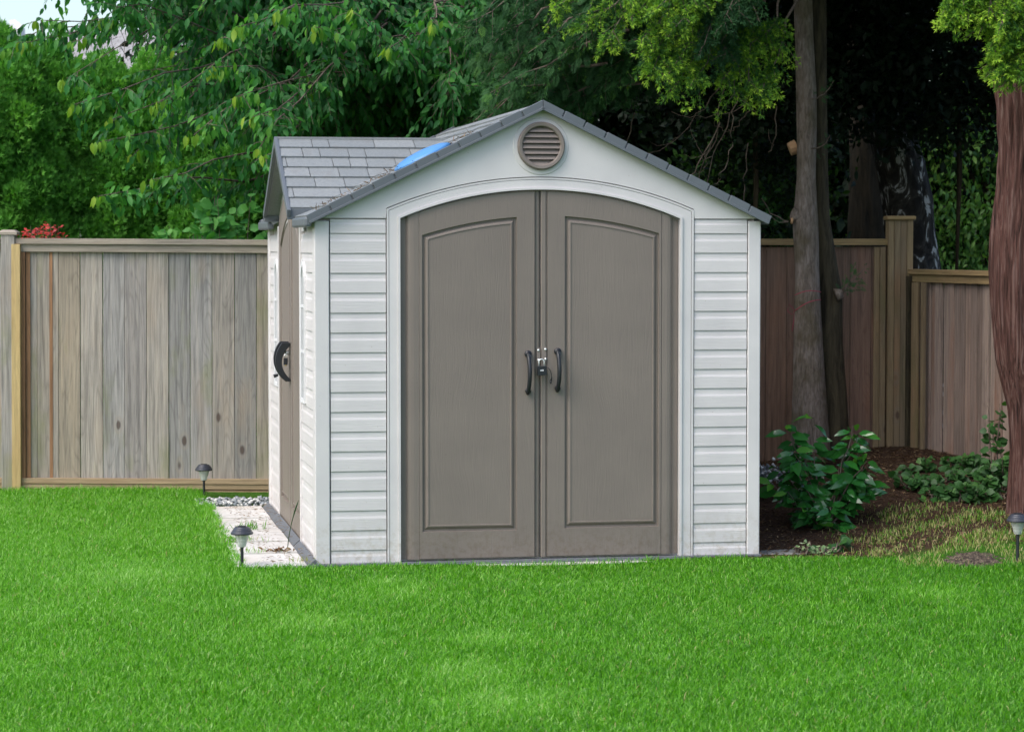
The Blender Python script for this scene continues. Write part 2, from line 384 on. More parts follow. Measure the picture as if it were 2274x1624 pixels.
GF = np.stack([ii, ii+1, ii+nx+1, ii+nx], 1)
g = npmesh('lawn', GV, GF, M['lawn'], attr={'bed': bedmask(GX, GY).ravel()}, smooth=True)
tag(g, kind='structure')

# grass blades
def grass():
    n = 820000
    Y = U(8.2, 17.25, n); X = U(-1, 1, n)*(Y*.2067+.55)
    lx, ly = w2loc(X, Y)
    jag = .03*vnoise(X, Y, 14)+.02*vnoise(X, Y, 37, 3)
    keep = ~((lx > -.40+jag) & (ly > -.10+jag))
    front = (ly <= -.10+jag)
    bed = bedmask(X, Y) > .5
    right = lx > 2.36
    dry = sstep((X-1.75-.1*vnoise(X, Y, 5))/.5)*sstep((15.1+.3*vnoise(X, Y, 3)-Y)/.8)
    isbed = right & (Y > 13.55+.08*vnoise(X, Y, 5))
    fr_dry = sstep((X-1.95)/.35)*sstep((Y-12.95+.12*vnoise(X, Y, 4, 2))/.4)
    pr = np.where(keep, 1.0, 0.0)
    pr = np.where((lx > -.40+jag) & (lx < 2.5) & (ly > -.10+jag), 0, pr)
    pr = np.where(right & ~isbed, 1-.6*fr_dry, pr)
    pr = np.where(isbed, .45*dry*(.25+.9*(vnoise(X, Y, 7, 5)+.3*vnoise(X, Y, 19, 3) > .05)), pr)
    mole = ((X-2.49)/.17)**2+((Y-13.32)/.22)**2 < 1
    pr = np.where(mole, .02, pr)
    pr = np.where((ly > -.20) & (ly < -.08) & (lx > .3) & (lx < 2.5), pr*.45, pr)
    k = U(0, 1, n) < pr
    X = X[k]; Y = Y[k]; lx = lx[k]; ly = ly[k]; dry = np.where(isbed, 1, fr_dry)[k]; n = len(X)
    Z = gh(X, Y)
    ln = U(.018, .044, n)*(1+.10*vnoise(X, Y, 2.2, 1)+.12*vnoise(X, Y, 9, 4))
    pale = np.zeros(n)
    for (px, py, r) in [(905, 1325, .16), (1085, 1425, .16), (1040, 1500, .2), (1130, 1570, .22), (860, 1300, .12), (700, 1390, .2), (2080, 1330, .2), (300, 1290, .3)]:
        q = at(px, py, 10); s_ = H/(H-q[2]); q = np.array([q[0]*s_, q[1]*s_])
        pale += np.exp(-(((X-q[0])/r)**2+((Y-q[1])/(r*1.3))**2))
    ln *= 1+.35*pale
    edge = (np.abs(lx+.42) < .09) & (ly > -.1) | (np.abs(ly+.12) < .05) | (Y > 16.9)
    ln = np.where(edge & (U(0, 1, n) < .6), ln*U(1.0, 1.7, n), ln)
    ln *= np.where(dry > .3, U(.5, 1.1, n), 1)*np.where((ly > -.55) & (lx > -.1) & (lx < 2.5), .7, 1)
    th = U(0, 2*PI, n); lean = U(.1, .95, n)*ln*1.0
    clump = vnoise(X, Y, 19, 8)*1.3; th = np.where(U(0, 1, n) < .12, clump*2+U(-.7, .7, n), th)
    D = np.stack([np.cos(th), np.sin(th)], 1)
    fa = U(0, 2*PI, n); w = U(.0011, .0021, n)
    W = np.stack([np.cos(fa)*w, np.sin(fa)*w], 1)
    b = np.stack([X, Y], 1); V = np.zeros((n, 5, 3))
    V[:, 0, :2] = b-W; V[:, 1, :2] = b+W; V[:, 0, 2] = V[:, 1, 2] = Z-.004
    mid = b+D*(lean*.35)[:, None]
    V[:, 2, :2] = mid-W*.85; V[:, 3, :2] = mid+W*.85; V[:, 2, 2] = V[:, 3, 2] = Z+ln*.6
    V[:, 4, :2] = b+D*lean[:, None]; V[:, 4, 2] = Z+ln*U(.75, 1.0, n)
    base = (np.arange(n)*5)[:, None]
    Q = base+np.array([[0, 1, 3, 2]]); T = base+np.array([[2, 3, 4]])
    v = .46+.03*vnoise(X, Y, 1.1, 2)+.04*vnoise(X, Y, 5, 6)+rng.normal(0, .23, n)+.27*pale-.045*X-.03  # X term paints the lawn brighter leftward, more shaded to the right
    v = np.clip(v, .02, .86)
    isdry = U(0, 1, n) < np.where(dry > .3, .55*dry, .012)
    v = np.where(isdry, U(.88, 1, n), v)
    o = npmesh('grass', V.reshape(-1, 3), [Q, T], M['grass'], attr={'v': np.repeat(v, 5)})
    tag(o, 'short bright green lawn grass in front of the shed and along the fence', 'grass', kind='stuff')
grass()

# ------------------------------------------------------------ SHED
WID, LEN = 2.44, 2.95
shed = thing('garden_shed', 'pale grey plastic garden shed with taupe arched double doors and grey shingled roof', 'shed', SC, (0, 0, A0))
def _ray(px, py):
    u = (px-CX)/F; v = (CY-py)/F
    return np.array([u, math.cos(TH)+v*math.sin(TH), -math.sin(TH)+v*math.cos(TH)])
def fp(px, py, yo=0):     # front plane of the shed -> local x, z
    d = _ray(px, py); p0 = np.array([0, 0, H]); q = SC+ey*yo
    s_ = np.dot(q-p0, ey)/np.dot(d, ey); w = p0+d*s_-SC
    return float(np.dot(w, ex)), float(w[2])
def fx(px): return fp(px, 820)[0]
def fz(py, px=1200): return fp(px, py)[1]
CXD = WID/2
# key measures
JX0, JX1 = fx(858), fx(1538)           # outer door frame
IX0, IX1 = fx(888), fx(1507)           # opening
ZJ = fz(484, 790)                      # joint line of gable panel
def arc(x, zc, ze, hw, cx=CXD):        # circle arch: zc at centre, ze at +-hw
    r = (hw*hw+(zc-ze)**2)/(2*(zc-ze)); return zc-r+math.sqrt(max(r*r-(x-cx)**2, 0))
cxd = (IX0+IX1)/2
zi_c = fz(421); zi_e = fz(484, 888); hwI = (IX1-IX0)/2
def zin(x): return arc(x, zi_c, zi_e, hwI, cxd)
zo_c = fz(394); zo_e = fz(464, 860); hwO = (JX1-JX0)/2
def zout(x): return arc(x, zo_c, zo_e, hwO, cxd)
EAVE_X, EAVE_Z, RZ = -.055, 1.872, 2.492
SL = (RZ-EAVE_Z)/(CXD-EAVE_X)
def zroof(x): return RZ-SL*abs(x-CXD)          # top surface of roof deck
# body
b = MB()
XS = np.linspace(0.012, WID-.012, 2)
zt = [zroof(0.012)-.03, RZ-.03, zroof(WID-.012)-.03]
P_ = [(.012, 0), (WID-.012, 0), (WID-.012, zt[2]), (CXD, zt[1]), (.012, zt[0])]
yf, yb = .03, LEN-.012
b.add([(x, yf, z) for x, z in P_]+[(x, yb, z) for x, z in P_], [(0, 1, 2, 3, 4), (9, 8, 7, 6, 5), (0, 5, 6, 1), (1, 6, 7, 2), (2, 7, 8, 3), (3, 8, 9, 4), (4, 9, 5, 0)])
b.build('wall_core', M['trim'], shed)
# siding: courses between z0,z1 along a line; axis 'x' front or 'y' side
def siding(name, a0, a1, lines, plane, axis, sgn=-1, tilt=None):
    mb = MB()
    for z0, z1 in zip(lines[:-1], lines[1:]):
        h = z1-z0; pr = [(z0, .0095), (z0+.003, .0105), (z0+h*.60, .0095), (z0+h*.72, .0060), (z1-.0015, .0045), (z1-.0015, -.01)]
        for s0, s1 in ((a0, a1),):
            V = []
            for z, o_ in pr:
                for s_ in (s0, s1):
                    V.append((s_, plane+sgn*o_, z) if axis == 'x' else (plane+sgn*o_, s_, z))
            V += [(s_, plane-sgn*.01, z0) if axis == 'x' else (plane-sgn*.01, s_, z0) for s_ in (s0, s1)]
            n_ = len(pr)
            Fc = [(2*i, 2*i+1, 2*i+3, 2*i+2) for i in range(n_-1)]+[(2*n_, 2*n_+1, 1, 0)]
            mb.add(V, Fc)
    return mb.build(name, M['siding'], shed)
NL = 16
zb_, zt_ = fz(1220, 796), fz(518, 796)
lines = [-.005]+[zb_+(zt_-zb_)*i/NL for i in range(NL+1)]+[ZJ-.004]
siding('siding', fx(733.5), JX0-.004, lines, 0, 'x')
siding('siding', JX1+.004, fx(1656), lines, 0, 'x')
# corner posts
def corner(x0, x1, y0, y1, zt_, name='corner_post'):
    mb = MB(); mb.box(x0, x1, y0, y1, 0, zt_); return mb.build(name, M['trim'], shed, bevel=.006)
cw = fx(732)
corner(-.018, cw-.002, -.014, .10, zroof(-.018)-.035)
corner(fx(1658), WID+.016, -.014, .08, zroof(WID+.016)-.035)
corner(-.018, .06, LEN-.09, LEN+.012, zroof(-.018)-.035)
corner(WID-.06, WID+.016, LEN-.09, LEN+.012, zroof(WID+.016)-.035)
# gable panel
mb = MB(); xs = sorted(set(list(np.linspace(-.01, WID+.01, 70))+[JX0-.003, JX0+.0005, JX1-.0005, JX1+.003]))
V = []; Fc = []
for i, x in enumerate(xs):
    zb2 = zout(x)+.004 if JX0 < x < JX1 else ZJ
    if JX0 < x < JX1: zb2 = max(zb2, ZJ)
    z2 = zroof(x)-.030
    V += [(x, -.012, zb2), (x, -.012, max(z2, zb2+.002)), (x, .02, zb2)]
for i in range(len(xs)-1):
    a = 3*i; Fc += [(a, a+3, a+4, a+1), (a+2, a+5, a+3, a)]
mb.add(V, Fc); mb.build('gable_panel', M['trim'], shed)
# door frame: jambs and arch with a groove and a bead
mb = MB()
def band(mb, off_in, off_out, y0, yb=.03):
    """band following the arch+jambs; offsets measured from the opening outwards"""
    k = 44; V = []; Fc = []
    fr = lambda o_: o_/(IX0-JX0)
    def path(o_):
        f = fr(o_); xa = IX0+(JX0-IX0)*f; xb = IX1+(JX1-IX1)*f
        pts = [(xa, 0.0)]
        for q in np.linspace(0, 1, k):
            x = xa+(xb-xa)*q
            xi = IX0+(IX1-IX0)*q; xo = JX0+(JX1-JX0)*q
            pts.append((x, zin(xi)*(1-f)+zout(xo)*f))
        pts.append((xb, 0.0)); return pts
    pi_, po_ = path(off_in), path(off_out); n_ = len(pi_)
    for (x, z) in pi_: V += [(x, yb, z), (x, y0, z)]
    for (x, z) in po_: V += [(x, y0, z), (x, yb, z)]
    for i in range(n_-1):
        Fc += [(2*i, 2*i+1, 2*i+3, 2*i+2), (2*i+1, 2*n_+2*i, 2*n_+2*i+2, 2*i+3), (2*n_+2*i, 2*n_+2*i+1, 2*n_+2*i+3, 2*n_+2*i+2)]
    mb.add(V, Fc)
wf = IX0-JX0
band(mb, .0, .012, -.022); band(mb, .0122, wf-.014, -.013); band(mb, wf-.0115, wf-.001, -.015)
mb.build('door_frame', M['trim'], shed)

# doors --------------------------------------------------
def door_loop(x0, x1, z0, ztop, k=18):
    """closed loop: bottom-left, bottom-right, then top right->left following ztop(x)"""
    xs_ = np.linspace(x1, x0, k)
    return [(x0, z0), (x1, z0)]+[(x, ztop(x)) for x in xs_]
def panel_door(mb, x0, x1, z0, ztop, px0, px1, pz0, ptop, yb, depth=.016, gw=.034):
    """raised-panel leaf. y decreases toward the viewer; yb is the face plane"""
    loops = []
    L = lambda a, b_, c, f, dz: door_loop(a, b_, c, lambda x: f(x)+dz)
    loops.append((L(x0, x1, z0, ztop, 0), yb+.03)); loops.append((L(x0, x1, z0, ztop, 0), yb+.003))
    loops.append((L(x0+.003, x1-.003, z0+.003, ztop, -.003), yb))
    loops.append((L(px0, px1, pz0, ptop, 0), yb))
    loops.append((L(px0+.003, px1-.003, pz0+.003, ptop, -.003), yb+depth))
    loops.append((L(px0+.012, px1-.012, pz0+.012, ptop, -.012), yb+depth*1.0))
    loops.append((L(px0+gw*.8, px1-gw*.8, pz0+gw*.8, ptop, -gw*.8), yb+depth*.15))
    loops.append((L(px0+gw, px1-gw, pz0+gw, ptop, -gw), yb+depth*.1))
    loops.append((L(px0+gw+.002, px1-gw-.002, pz0+gw+.002, ptop, -gw-.002), yb+depth*.35))
    V = []; Fc = []; n_ = len(loops[0][0])
    for lp, y in loops: V += [(x, y, z) for x, z in lp]
    for j in range(len(loops)-1):
        for i in range(n_):
            i2 = (i+1) % n_; Fc.append((j*n_+i, j*n_+i2, (j+1)*n_+i2, (j+1)*n_+i))
    Fc.append(tuple((len(loops)-1)*n_+i for i in range(n_)))
    mb.add(V, Fc)
ZD0 = .022
dt = lambda x: zin(x)-.007
def column(mb, prof, z0, ztop, k=2):
    """vertical profile of (x,y) points, top following ztop"""
    V = []; Fc = []
    for x, y in prof: V += [(x, y, z0), (x, y, ztop(x))]
    for i in range(len(prof)-1): Fc.append((2*i, 2*i+2, 2*i+3, 2*i+1))
    mb.add(V, Fc)
def ptop_l(z_side, z_mid, xa, xb):   # arch of the inset: lower at outer side
    def f(x):
        q = abs(x-cxd); qa = abs(xa-cxd); qb = abs(xb-cxd)      # qa outer, qb inner
        r2 = lambda q_: q_*q_
        return z_mid+(z_side-z_mid)*(r2(q)-r2(qb))/(r2(qa)-r2(qb))
    return f
# left leaf
YF = -.006
mb = MB()
x903, x930 = fx(903), fx(930)
panel_door(mb, x930, fx(1187), ZD0, dt, fx(937), fx(1147), fz(1178, 1040), ptop_l(fz(522, 937), fz(482, 1147), fx(937), fx(1147)), YF)
pr = [(IX0+.003, YF+.03), (IX0+.004, YF+.022), (fx(901), YF+.022), (x903, YF+.016), (fx(906), YF+.006), (fx(911), YF+.001), (fx(918), YF-.001), (x930, YF)]
column(mb, pr, ZD0, dt)
column(mb, [(fx(1187), YF), (fx(1188.5), YF+.012), (fx(1196), YF+.012), (fx(1197), YF+.02), (fx(1199), YF+.022)], ZD0, dt)
dl = mb.build('door', M['taupe'], shed); dl['label'] = 'left front door with raised arched panel'
mb = MB()
panel_door(mb, fx(1214), fx(1468), ZD0, dt, fx(1253), fx(1462), fz(1169, 1360), ptop_l(fz(518, 1462), fz(480, 1253), fx(1462), fx(1253)), YF)
x1, x2 = fx(1468), fx(1490)
pr = [(x1, YF), (fx(1480), YF-.001), (fx(1486), YF+.001), (fx(1490), YF+.008), (fx(1492), YF+.018), (fx(1494), YF+.022), (IX1-.004, YF+.022), (IX1-.003, YF+.03)]
column(mb, pr, ZD0, dt)
column(mb, [(fx(1200.5), YF+.02), (fx(1200.6), YF+.001), (fx(1202), YF-.001), (fx(1210), YF-.001), (fx(1211), YF+.001), (fx(1211.5), YF+.006), (fx(1213.8), YF+.006), (fx(1214), YF)], ZD0, dt)
dr = mb.build('door', M['taupe'], shed); dr['label'] = 'right front door with raised arched panel'
# sill
mb = MB(); mb.box(-.03, WID+.02, -.045, .05, -.02, .012); mb.box(IX0-.06, IX1+.03, -.055, -.0455, -.02, .006); mb.build('base_edging', M['edging'], shed, bevel=.004)
# vent
vx, vz = fx(1199), fz(324, 1199); vr = 53/F*13.45
vent = MB(); k = 48; prof = [(1.0, -.016), (1.0, -.036), (.95, -.042), (.84, -.040), (.80, -.034), (.79, -.014)]
V = []; Fc = []
for j, (r, y) in enumerate(prof):
    for i in range(k): w = 2*PI*i/k; V.append((vx+vr*r*math.cos(w), y, vz+vr*r*math.sin(w)))
for j in range(len(prof)-1):
    for i in range(k): i2 = (i+1) % k; Fc.append((j*k+i, (j+1)*k+i, (j+1)*k+i2, j*k+i2))
vent.add(V, Fc); vo = vent.build('vent', M['taupe_s'], shed, smooth=False)
mb = MB(); ri = vr*.8; ns = 7
for i in range(ns):
    z0 = vz-ri+2*ri*i/ns; z1 = z0+2*ri/ns*.86
    V = []
    for z, y in ((z0, -.034), (z1-.004, -.018), (z1, -.016), (z0, -.016)):
        hw = math.sqrt(max(ri*ri-(min(max(z, vz-ri+.002), vz+ri-.002)-vz)**2, 0)); V += [(vx-hw, y, z), (vx+hw, y, z)]
    mb.add(V, [(0, 1, 3, 2), (2, 3, 5, 4), (6, 7, 1, 0)])
mb.build('louvre_slats', M['taupe_s'], vo)
mb = MB(); V = [(vx+ri*math.cos(2*PI*i/k), -.0145, vz+ri*math.sin(2*PI*i/k)) for i in range(k)]
mb.add(V, [tuple(range(k))]); mb.build('backing', M['dark'], vo)
mb = MB(); V = []; Fc = []
for j, (r, y) in enumerate([(1.2, -.012), (1.16, -.016), (1.0, -.017)]):
    for i in range(k): w = 2*PI*i/k; V.append((vx+vr*r*math.cos(w), y, vz-.004+vr*r*math.sin(w)))
for j in range(2):
    for i in range(k): i2 = (i+1) % k; Fc.append((j*k+i, (j+1)*k+i, (j+1)*k+i2, j*k+i2))
mb.add(V, Fc); mb.build('vent_surround', M['trim'], vo)

# roof ---------------------------------------------------
def shingles(mb, o_, u, v, n_, Lu, Lv, rows, sd, lift=.006):
    """o_ lower corner, u along eave, v up-slope, n_ normal (unit vectors)"""
    r_ = np.random.default_rng(sd); rh = Lv/rows
    for r in range(rows):
        a = -r_.uniform(0, .2)
        while a < Lu:
            w = r_.choice([.10, .17, .24, .27]); a0 = max(a, 0)+.0025; a1 = min(a+w, Lu)-.0025; a += w
            if a1-a0 < .015: continue
            t0 = r*rh+.002; t1 = (r+1)*rh+.004
            l0 = lift+.004+r_.uniform(0, .003); l1 = .001
            V = [o_+u*x+v*y+n_*z for x, y, z in ((a0, t0, 0), (a1, t0, 0), (a1, t1, 0), (a0, t1, 0), (a0, t0, l0), (a1, t0, l0), (a1, t1, l1), (a0, t1, l1))]
            mb.add(V, [(4, 5, 6, 7), (0, 1, 5, 4), (1, 2, 6, 5), (3, 0, 4, 7)])
def slab(mb, o_, u, v, n_, Lu, Lv, th):
    V = [o_+u*x+v*y-n_*z for x in (0, Lu) for y in (0, Lv) for z in (0, th)]
    mb.add(V, [(0, 1, 3, 2), (4, 6, 7, 5), (0, 4, 5, 1), (2, 3, 7, 6), (0, 2, 6, 4), (1, 5, 7, 3)])
A = lambda *p: np.array(p, float)
def unit(p): return p/np.linalg.norm(p)
RY0, RY1 = -.052, LEN+.09
Y_ = A(0, 1, 0)
roof = MB()
vL = unit(A(CXD-EAVE_X, 0, RZ-EAVE_Z)); nL = A(-vL[2], 0, vL[0]); LL = math.hypot(CXD-EAVE_X, RZ-EAVE_Z)
vR = unit(A(-(CXD-EAVE_X), 0, RZ-EAVE_Z)); nR = A(-vR[2]*-1, 0, vR[0]*-1); nR = A(vL[2], 0, vL[0])
oL = A(EAVE_X, RY0, EAVE_Z); oR = A(WID-EAVE_X, RY0, EAVE_Z)
for ya_, yb_, s0_ in ((RY0, .70, 0), (.70, 2.26, .12), (2.26, RY1, 0)):
    o_ = A(EAVE_X, ya_, EAVE_Z)+vL*s0_
    slab(roof, o_-nL*.004, Y_, vL, nL, yb_-ya_-.0004, LL-s0_, .022); shingles(roof, o_, Y_, vL, nL, yb_-ya_, LL-s0_, 11 if not s0_ else 9, 3)
slab(roof, oR-nR*.004, Y_, vR, nR, RY1-RY0, LL, .022)
shingles(roof, oR, Y_, vR, nR, RY1-RY0, LL, 11, 4)
ro = roof.build('roof', M['roof'], shed)
# rake trim: stepped segments with mitred joints
mb = MB()
def rake(mb, yfr, side, yback):
    v = vL if side < 0 else vR; n_ = nL if side < 0 else nR; o_ = A(EAVE_X if side < 0 else WID-EAVE_X, 0, EAVE_Z)
    segs = 11; ln_ = LL/segs
    for i in range(segs):
        a0 = i*ln_+(.004 if i else -.004); a1 = (i+1)*ln_
        if i == segs-1: a1 = LL
        hi = .013+(.003 if i % 2 else 0)
        lo = .032
        for (b0, b1, up, yy) in ((a0, a1-.005 if i < segs-1 else a1, hi, 0), (a1-.005, a1, hi-.005, .004)):
            if i == segs-1 and yy: continue
            c_ = 0
            def pt(s_, h, y): 
                p = o_+v*s_+n_*h; p = p.copy(); p[1] = y; return p
            endx = (i == segs-1)
            V = []
            for y in (yfr+yy, yback):
                V += [pt(b0, -lo, y), pt(b1, -lo, y), pt(b1, up, y), pt(b0, up, y)]
            if endx:    # mitre at ridge
                for j in (1, 2, 5, 6):
                    V[j][2] += (V[j][0]-CXD)*(-1 if side < 0 else 1)*SL if False else 0
                    hh = -lo if j in (1, 5) else up
                    V[j] = A(CXD+side*.0015, V[j][1], RZ+hh/vL[0])
            mb.add(V, [(0, 1, 2, 3), (7, 6, 5, 4), (3, 2, 6, 7), (0, 4, 5, 1), (0, 3, 7, 4), (1, 5, 6, 2)])
        # thin lower lip
    V = []
    for y in (yfr-.006, yfr+.01):
        for s_, h in ((-.004, -lo-.004), (LL-.003, -lo-.004), (LL-.003, -lo+.010), (-.004, -lo+.010)):
            p = o_+v*s_+n_*h; V.append(A(p[0], y, p[2]))
    mb.add(V, [(0, 1, 2, 3), (7, 6, 5, 4), (3, 2, 6, 7), (0, 4, 5, 1), (0, 3, 7, 4), (1, 5, 6, 2)])
for a_, b_ in ((RY0-.012, RY0+.03), (RY1-.02, RY1+.015)):
    for sg in (-1, 1):
        mb = MB(); rake(mb, a_, sg, b_); mb.build('rake_trim', M['rake'], shed, bevel=.002)
# eave fascia
mb = MB()
for (ya, yb2) in ((RY0-.004, .68), (2.28, RY1+.01)):
    mb = MB(); mb.box(EAVE_X-.018, EAVE_X+.02, ya, yb2, EAVE_Z-.052, EAVE_Z+.002); mb.build('eave_trim', M['rake'], shed, bevel=.012)
mb = MB(); mb.box(WID-EAVE_X-.02, WID-EAVE_X+.004, RY0, RY1, EAVE_Z-.035, EAVE_Z+.002)
mb.build('eave_trim', M['rake'], shed, bevel=.012)
# dormer over the side door
DY, DHW, DX0, DZ, DZE = 1.48, .80, -.085, 2.352, 1.925
vd1 = unit(A(0, DHW, DZ-DZE)); nd1 = A(0, -vd1[2], vd1[1]); LD = math.hypot(DHW, DZ-DZE)
vd2 = unit(A(0, -DHW, DZ-DZE)); nd2 = A(0, vd1[2], vd1[1])
X_ = A(1, 0, 0); dorm = MB()
o1 = A(DX0, DY-DHW, DZE); o2 = A(DX0, DY+DHW, DZE)
slab(dorm, o1-nd1*.004, X_, vd1, nd1, 1.12, LD, .02); slab(dorm, o2-nd2*.004, X_, vd2, nd2, 1.12, LD, .02)
shingles(dorm, o1, X_, vd1, nd1, 1.12, LD, 7, 11); shingles(dorm, o2, X_, vd2, nd2, 1.12, LD, 7, 12)
dorm.box(DX0, 1.02, DY-.012, DY+.012, DZ-.002, DZ+.012)
dorm.build('dormer_roof', M['roof'], shed)
mb = MB()
for sg, v_, n_, o_ in ((-1, vd1, nd1, o1), (1, vd2, nd2, o2)):
    V = []
    for x in (DX0-.016, DX0+.006):
        for s_, h in ((-.03, -.035), (LD, -.035), (LD, .012), (-.03, .012)):
            p = o_+v_*s_+n_*h; V.append(A(x, p[1] if s_ < LD-.01 else DY+sg*.0, p[2] if s_ < LD-.01 else DZ+h/vd1[1]))
    mb.add(V, [(0, 1, 2, 3), (7, 6, 5, 4), (3, 2, 6, 7), (0, 4, 5, 1), (0, 3, 7, 4), (1, 5, 6, 2)])
    ya, yb2 = (o_[1]-.006, o_[1]+.02) if sg < 0 else (o_[1]-.02, o_[1]+.006)
    mb.box(DX0-.012, .30, ya, yb2, DZE-.058, DZE+.002)
mb.build('dormer_trim', M['rake'], shed, bevel=.003)
# side gable wall + side doors
SY0, SY1 = .842, 2.196
mb = MB(); zu = DZ-.03
mb.add([(-.004, SY0-.16, 1.80), (-.004, SY1+.16, 1.80), (-.004, SY1+.05, DZE+.03), (-.004, DY, zu), (-.004, SY0-.05, DZE+.03),
        (.15, SY0-.16, 1.80), (.15, SY1+.16, 1.80), (.15, SY1+.05, DZE+.03), (.15, DY, zu), (.15, SY0-.05, DZE+.03)],
       [(4, 3, 2, 1, 0), (0, 1, 6, 5), (0, 5, 9, 4), (1, 2, 7, 6), (4, 9, 8, 3), (2, 3, 8, 7)])
mb.build('side_gable_panel', M['trim'], shed)
slines = [-.005]+[zb_+(zt_-zb_)*i/NL for i in range(NL+1)]
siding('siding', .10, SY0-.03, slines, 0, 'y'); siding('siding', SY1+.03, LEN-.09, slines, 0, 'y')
for a_, b_ in ((SY0-.03, SY0), (SY1, SY1+.03)):
    mb = MB(); mb.box(-.018, .02, a_, b_, 0, 1.84); mb.build('side_door_jamb', M['trim'], shed, bevel=.003)
def rotside(mbx):      # build in (x=-y_local ...) then turn a front door (x,y,z) into side (y,-x): local x -> y, local y -> x
    mbx.v = [(p[1], p[0], p[2]) for p in mbx.v]; mbx.f = [tuple(reversed(f)) for f in mbx.f]; return mbx
sarc = lambda x: arc(x, 2.06, 1.90, .68, DY)
mdl = []
for a_, b_, nm in ((SY0+.003, DY-.018, 'near leaf of the side door'), (DY+.018, SY1-.003, 'far leaf of the side door')):
    mb = MB(); pa, pb = a_+.09, b_-.09
    f_ = lambda x: arc(x, 1.90, 1.76, .56, DY)
    panel_door(mb, a_, b_, ZD0, lambda x: sarc(x)-.004, pa, pb, .17, f_, -.012)
    rotside(mb); d_ = mb.build('side_door', M['taupe'], shed); d_['label'] = nm; mdl.append(d_)
mb = MB(); mb.box(-.016, .02, DY-.018, DY+.018, ZD0, 2.05); mb.build('side_door_astragal', M['taupe_s'], mdl[0], bevel=.003)
# side windows
def side_window(ya, yb2, z0, z1):
    fr = MB(); r = (yb2-ya)/2; cy = (ya+yb2)/2; zc = z1-r
    path = [(ya, z0), (ya, zc)]+[(cy-r*math.cos(w), zc+r*math.sin(w)) for w in np.linspace(0, PI, 14)[1:-1]]+[(yb2, zc), (yb2, z0)]
    inn = [(cy+(y-cy)*.74, z0+.022 if z == z0 else (z if z <= zc else zc+(z-zc)*.74)) for y, z in path]
    nP = len(path); V = []
    for y, z in path: V += [(-.002, y, z), (-.022, y, z)]
    for y, z in inn: V += [(-.020, y, z), (-.010, y, z)]
    Fc = []
    for i in range(nP):
        j = (i+1) % nP; Fc += [(2*i, 2*i+1, 2*j+1, 2*j), (2*i+1, 2*nP+2*i, 2*nP+2*j, 2*j+1), (2*nP+2*i, 2*nP+2*i+1, 2*nP+2*j+1, 2*nP+2*j)]
    fr.add(V, Fc)
    for q in (.36, .68): fr.box(-.019, -.012, ya+.02, yb2-.02, z0+(z1-z0)*q-.008, z0+(z1-z0)*q+.008)
    fr.box(-.0185, -.012, cy-.006, cy+.006, z0+.02, z1-.02)
    w_ = fr.build('window', M['paleplastic'], shed)
    pn = MB(); pn.add([(-.0135, y, z) for y, z in path], [tuple(range(len(path)))]); pn.build('pane', M['pane'], w_)
side_window(.535, .755, .84, 1.635); side_window(2.25, 2.47, .84, 1.635)
# side edging (threshold strip)
mb = MB()
for a_, b_, hh in ((-.04, .82, .022), (.83, 1.47, .03), (1.48, 2.2, .03), (2.21, 2.98, .022)):
    mb.add([(-.062, a_, .006), (-.062, b_, .006), (-.02, b_, hh+.018), (-.02, a_, hh+.018), (-.062, a_, -.01), (-.062, b_, -.01), (-.02, b_, -.01), (-.02, a_, -.01)],
           [(0, 3, 2, 1), (0, 1, 5, 4), (0, 4, 7, 3), (1, 2, 6, 5)])
mb.build('side_edging', M['edging'], shed)
# handles (front)
def front_handle(px, py0, py1, par):
    x = fx(px); z1 = fz(py0); z0 = fz(py1); L = z1-z0
    hb = MB(); pts = []; rad = []
    for q in np.linspace(0, 1, 18):
        b_ = math.sin(PI*min(max(q, 0), 1))
        pts.append((x+.004*math.sin(PI*q)-.002, YF-.010-.042*b_**.6, z1-.010-(L-.014)*q)); rad.append(.0135+.0015*math.sin(PI*q))
    hb.tube(pts, rad, 12, True, .8, up=(1, 0, 0))
    hb.tube([(x, YF+.004, z1-.014), (x, YF-.022, z1-.014)], .019, 14); hb.tube([(x, YF+.004, z0+.016), (x, YF-.02, z0+.016)], .015, 14)
    h = hb.build('handle', M['black'], par, smooth=True)
    bt = MB(); bt.tube([(x+.004, YF-.030, z1-.026), (x+.004, YF-.040, z1-.026)], [.0125, .011], 14); bt.build('lock_button', M['cap'], h, smooth=False)
front_handle(1171, 779, 873, dl); front_handle(1236.5, 774, 868, dr)
# side handle: flat C-shaped bow
zt2, zb2 = 1.145, .915
hb = MB(); V = []; Fc = []; K = 20
for i in range(K):
    q = i/(K-1); z = zt2-(zt2-zb2)*q
    prot = .085*(math.sin(PI*(q*.86+.14*0+.07))**.55) if True else 0
    outx = -.012-.09*max(math.sin(PI*min(1, q*.82+.13)), 0)**.6
    inx = -.012-.052*max(math.sin(PI*min(1, max(0, q*1.18-.10))), 0)**.7
    for y in (DY-.016-.03, DY-.016): V += [(outx, y, z), (inx, y, z+.0)]
for i in range(K-1):
    a = 4*i; Fc += [(a, a+4, a+5, a+1), (a+2, a+3, a+7, a+6), (a, a+2, a+6, a+4), (a+1, a+5, a+7, a+3)]
Fc += [(0, 1, 3, 2), (4*K-4, 4*K-2, 4*K-1, 4*K-3)]
hb.add(V, Fc); hb.tube([(-.085, DY-.03, .955), (-.112, DY-.03, .947)], [.008, .012], 10); sh_ = hb.build('handle', M['black'], mdl[0], bevel=.003)
hb = MB(); hb.add([(p[0]-.006, p[1]+.06, p[2]+.006) for p in V], Fc); hb.build('handle', M['black'], mdl[1], bevel=.003)
hb = MB(); hb.tube([(-.018, DY-.02, 1.085), (-.045, DY-.02, 1.085)], .012, 12); hb.build('lock_pin', M['chrome'], mdl[0], smooth=True)
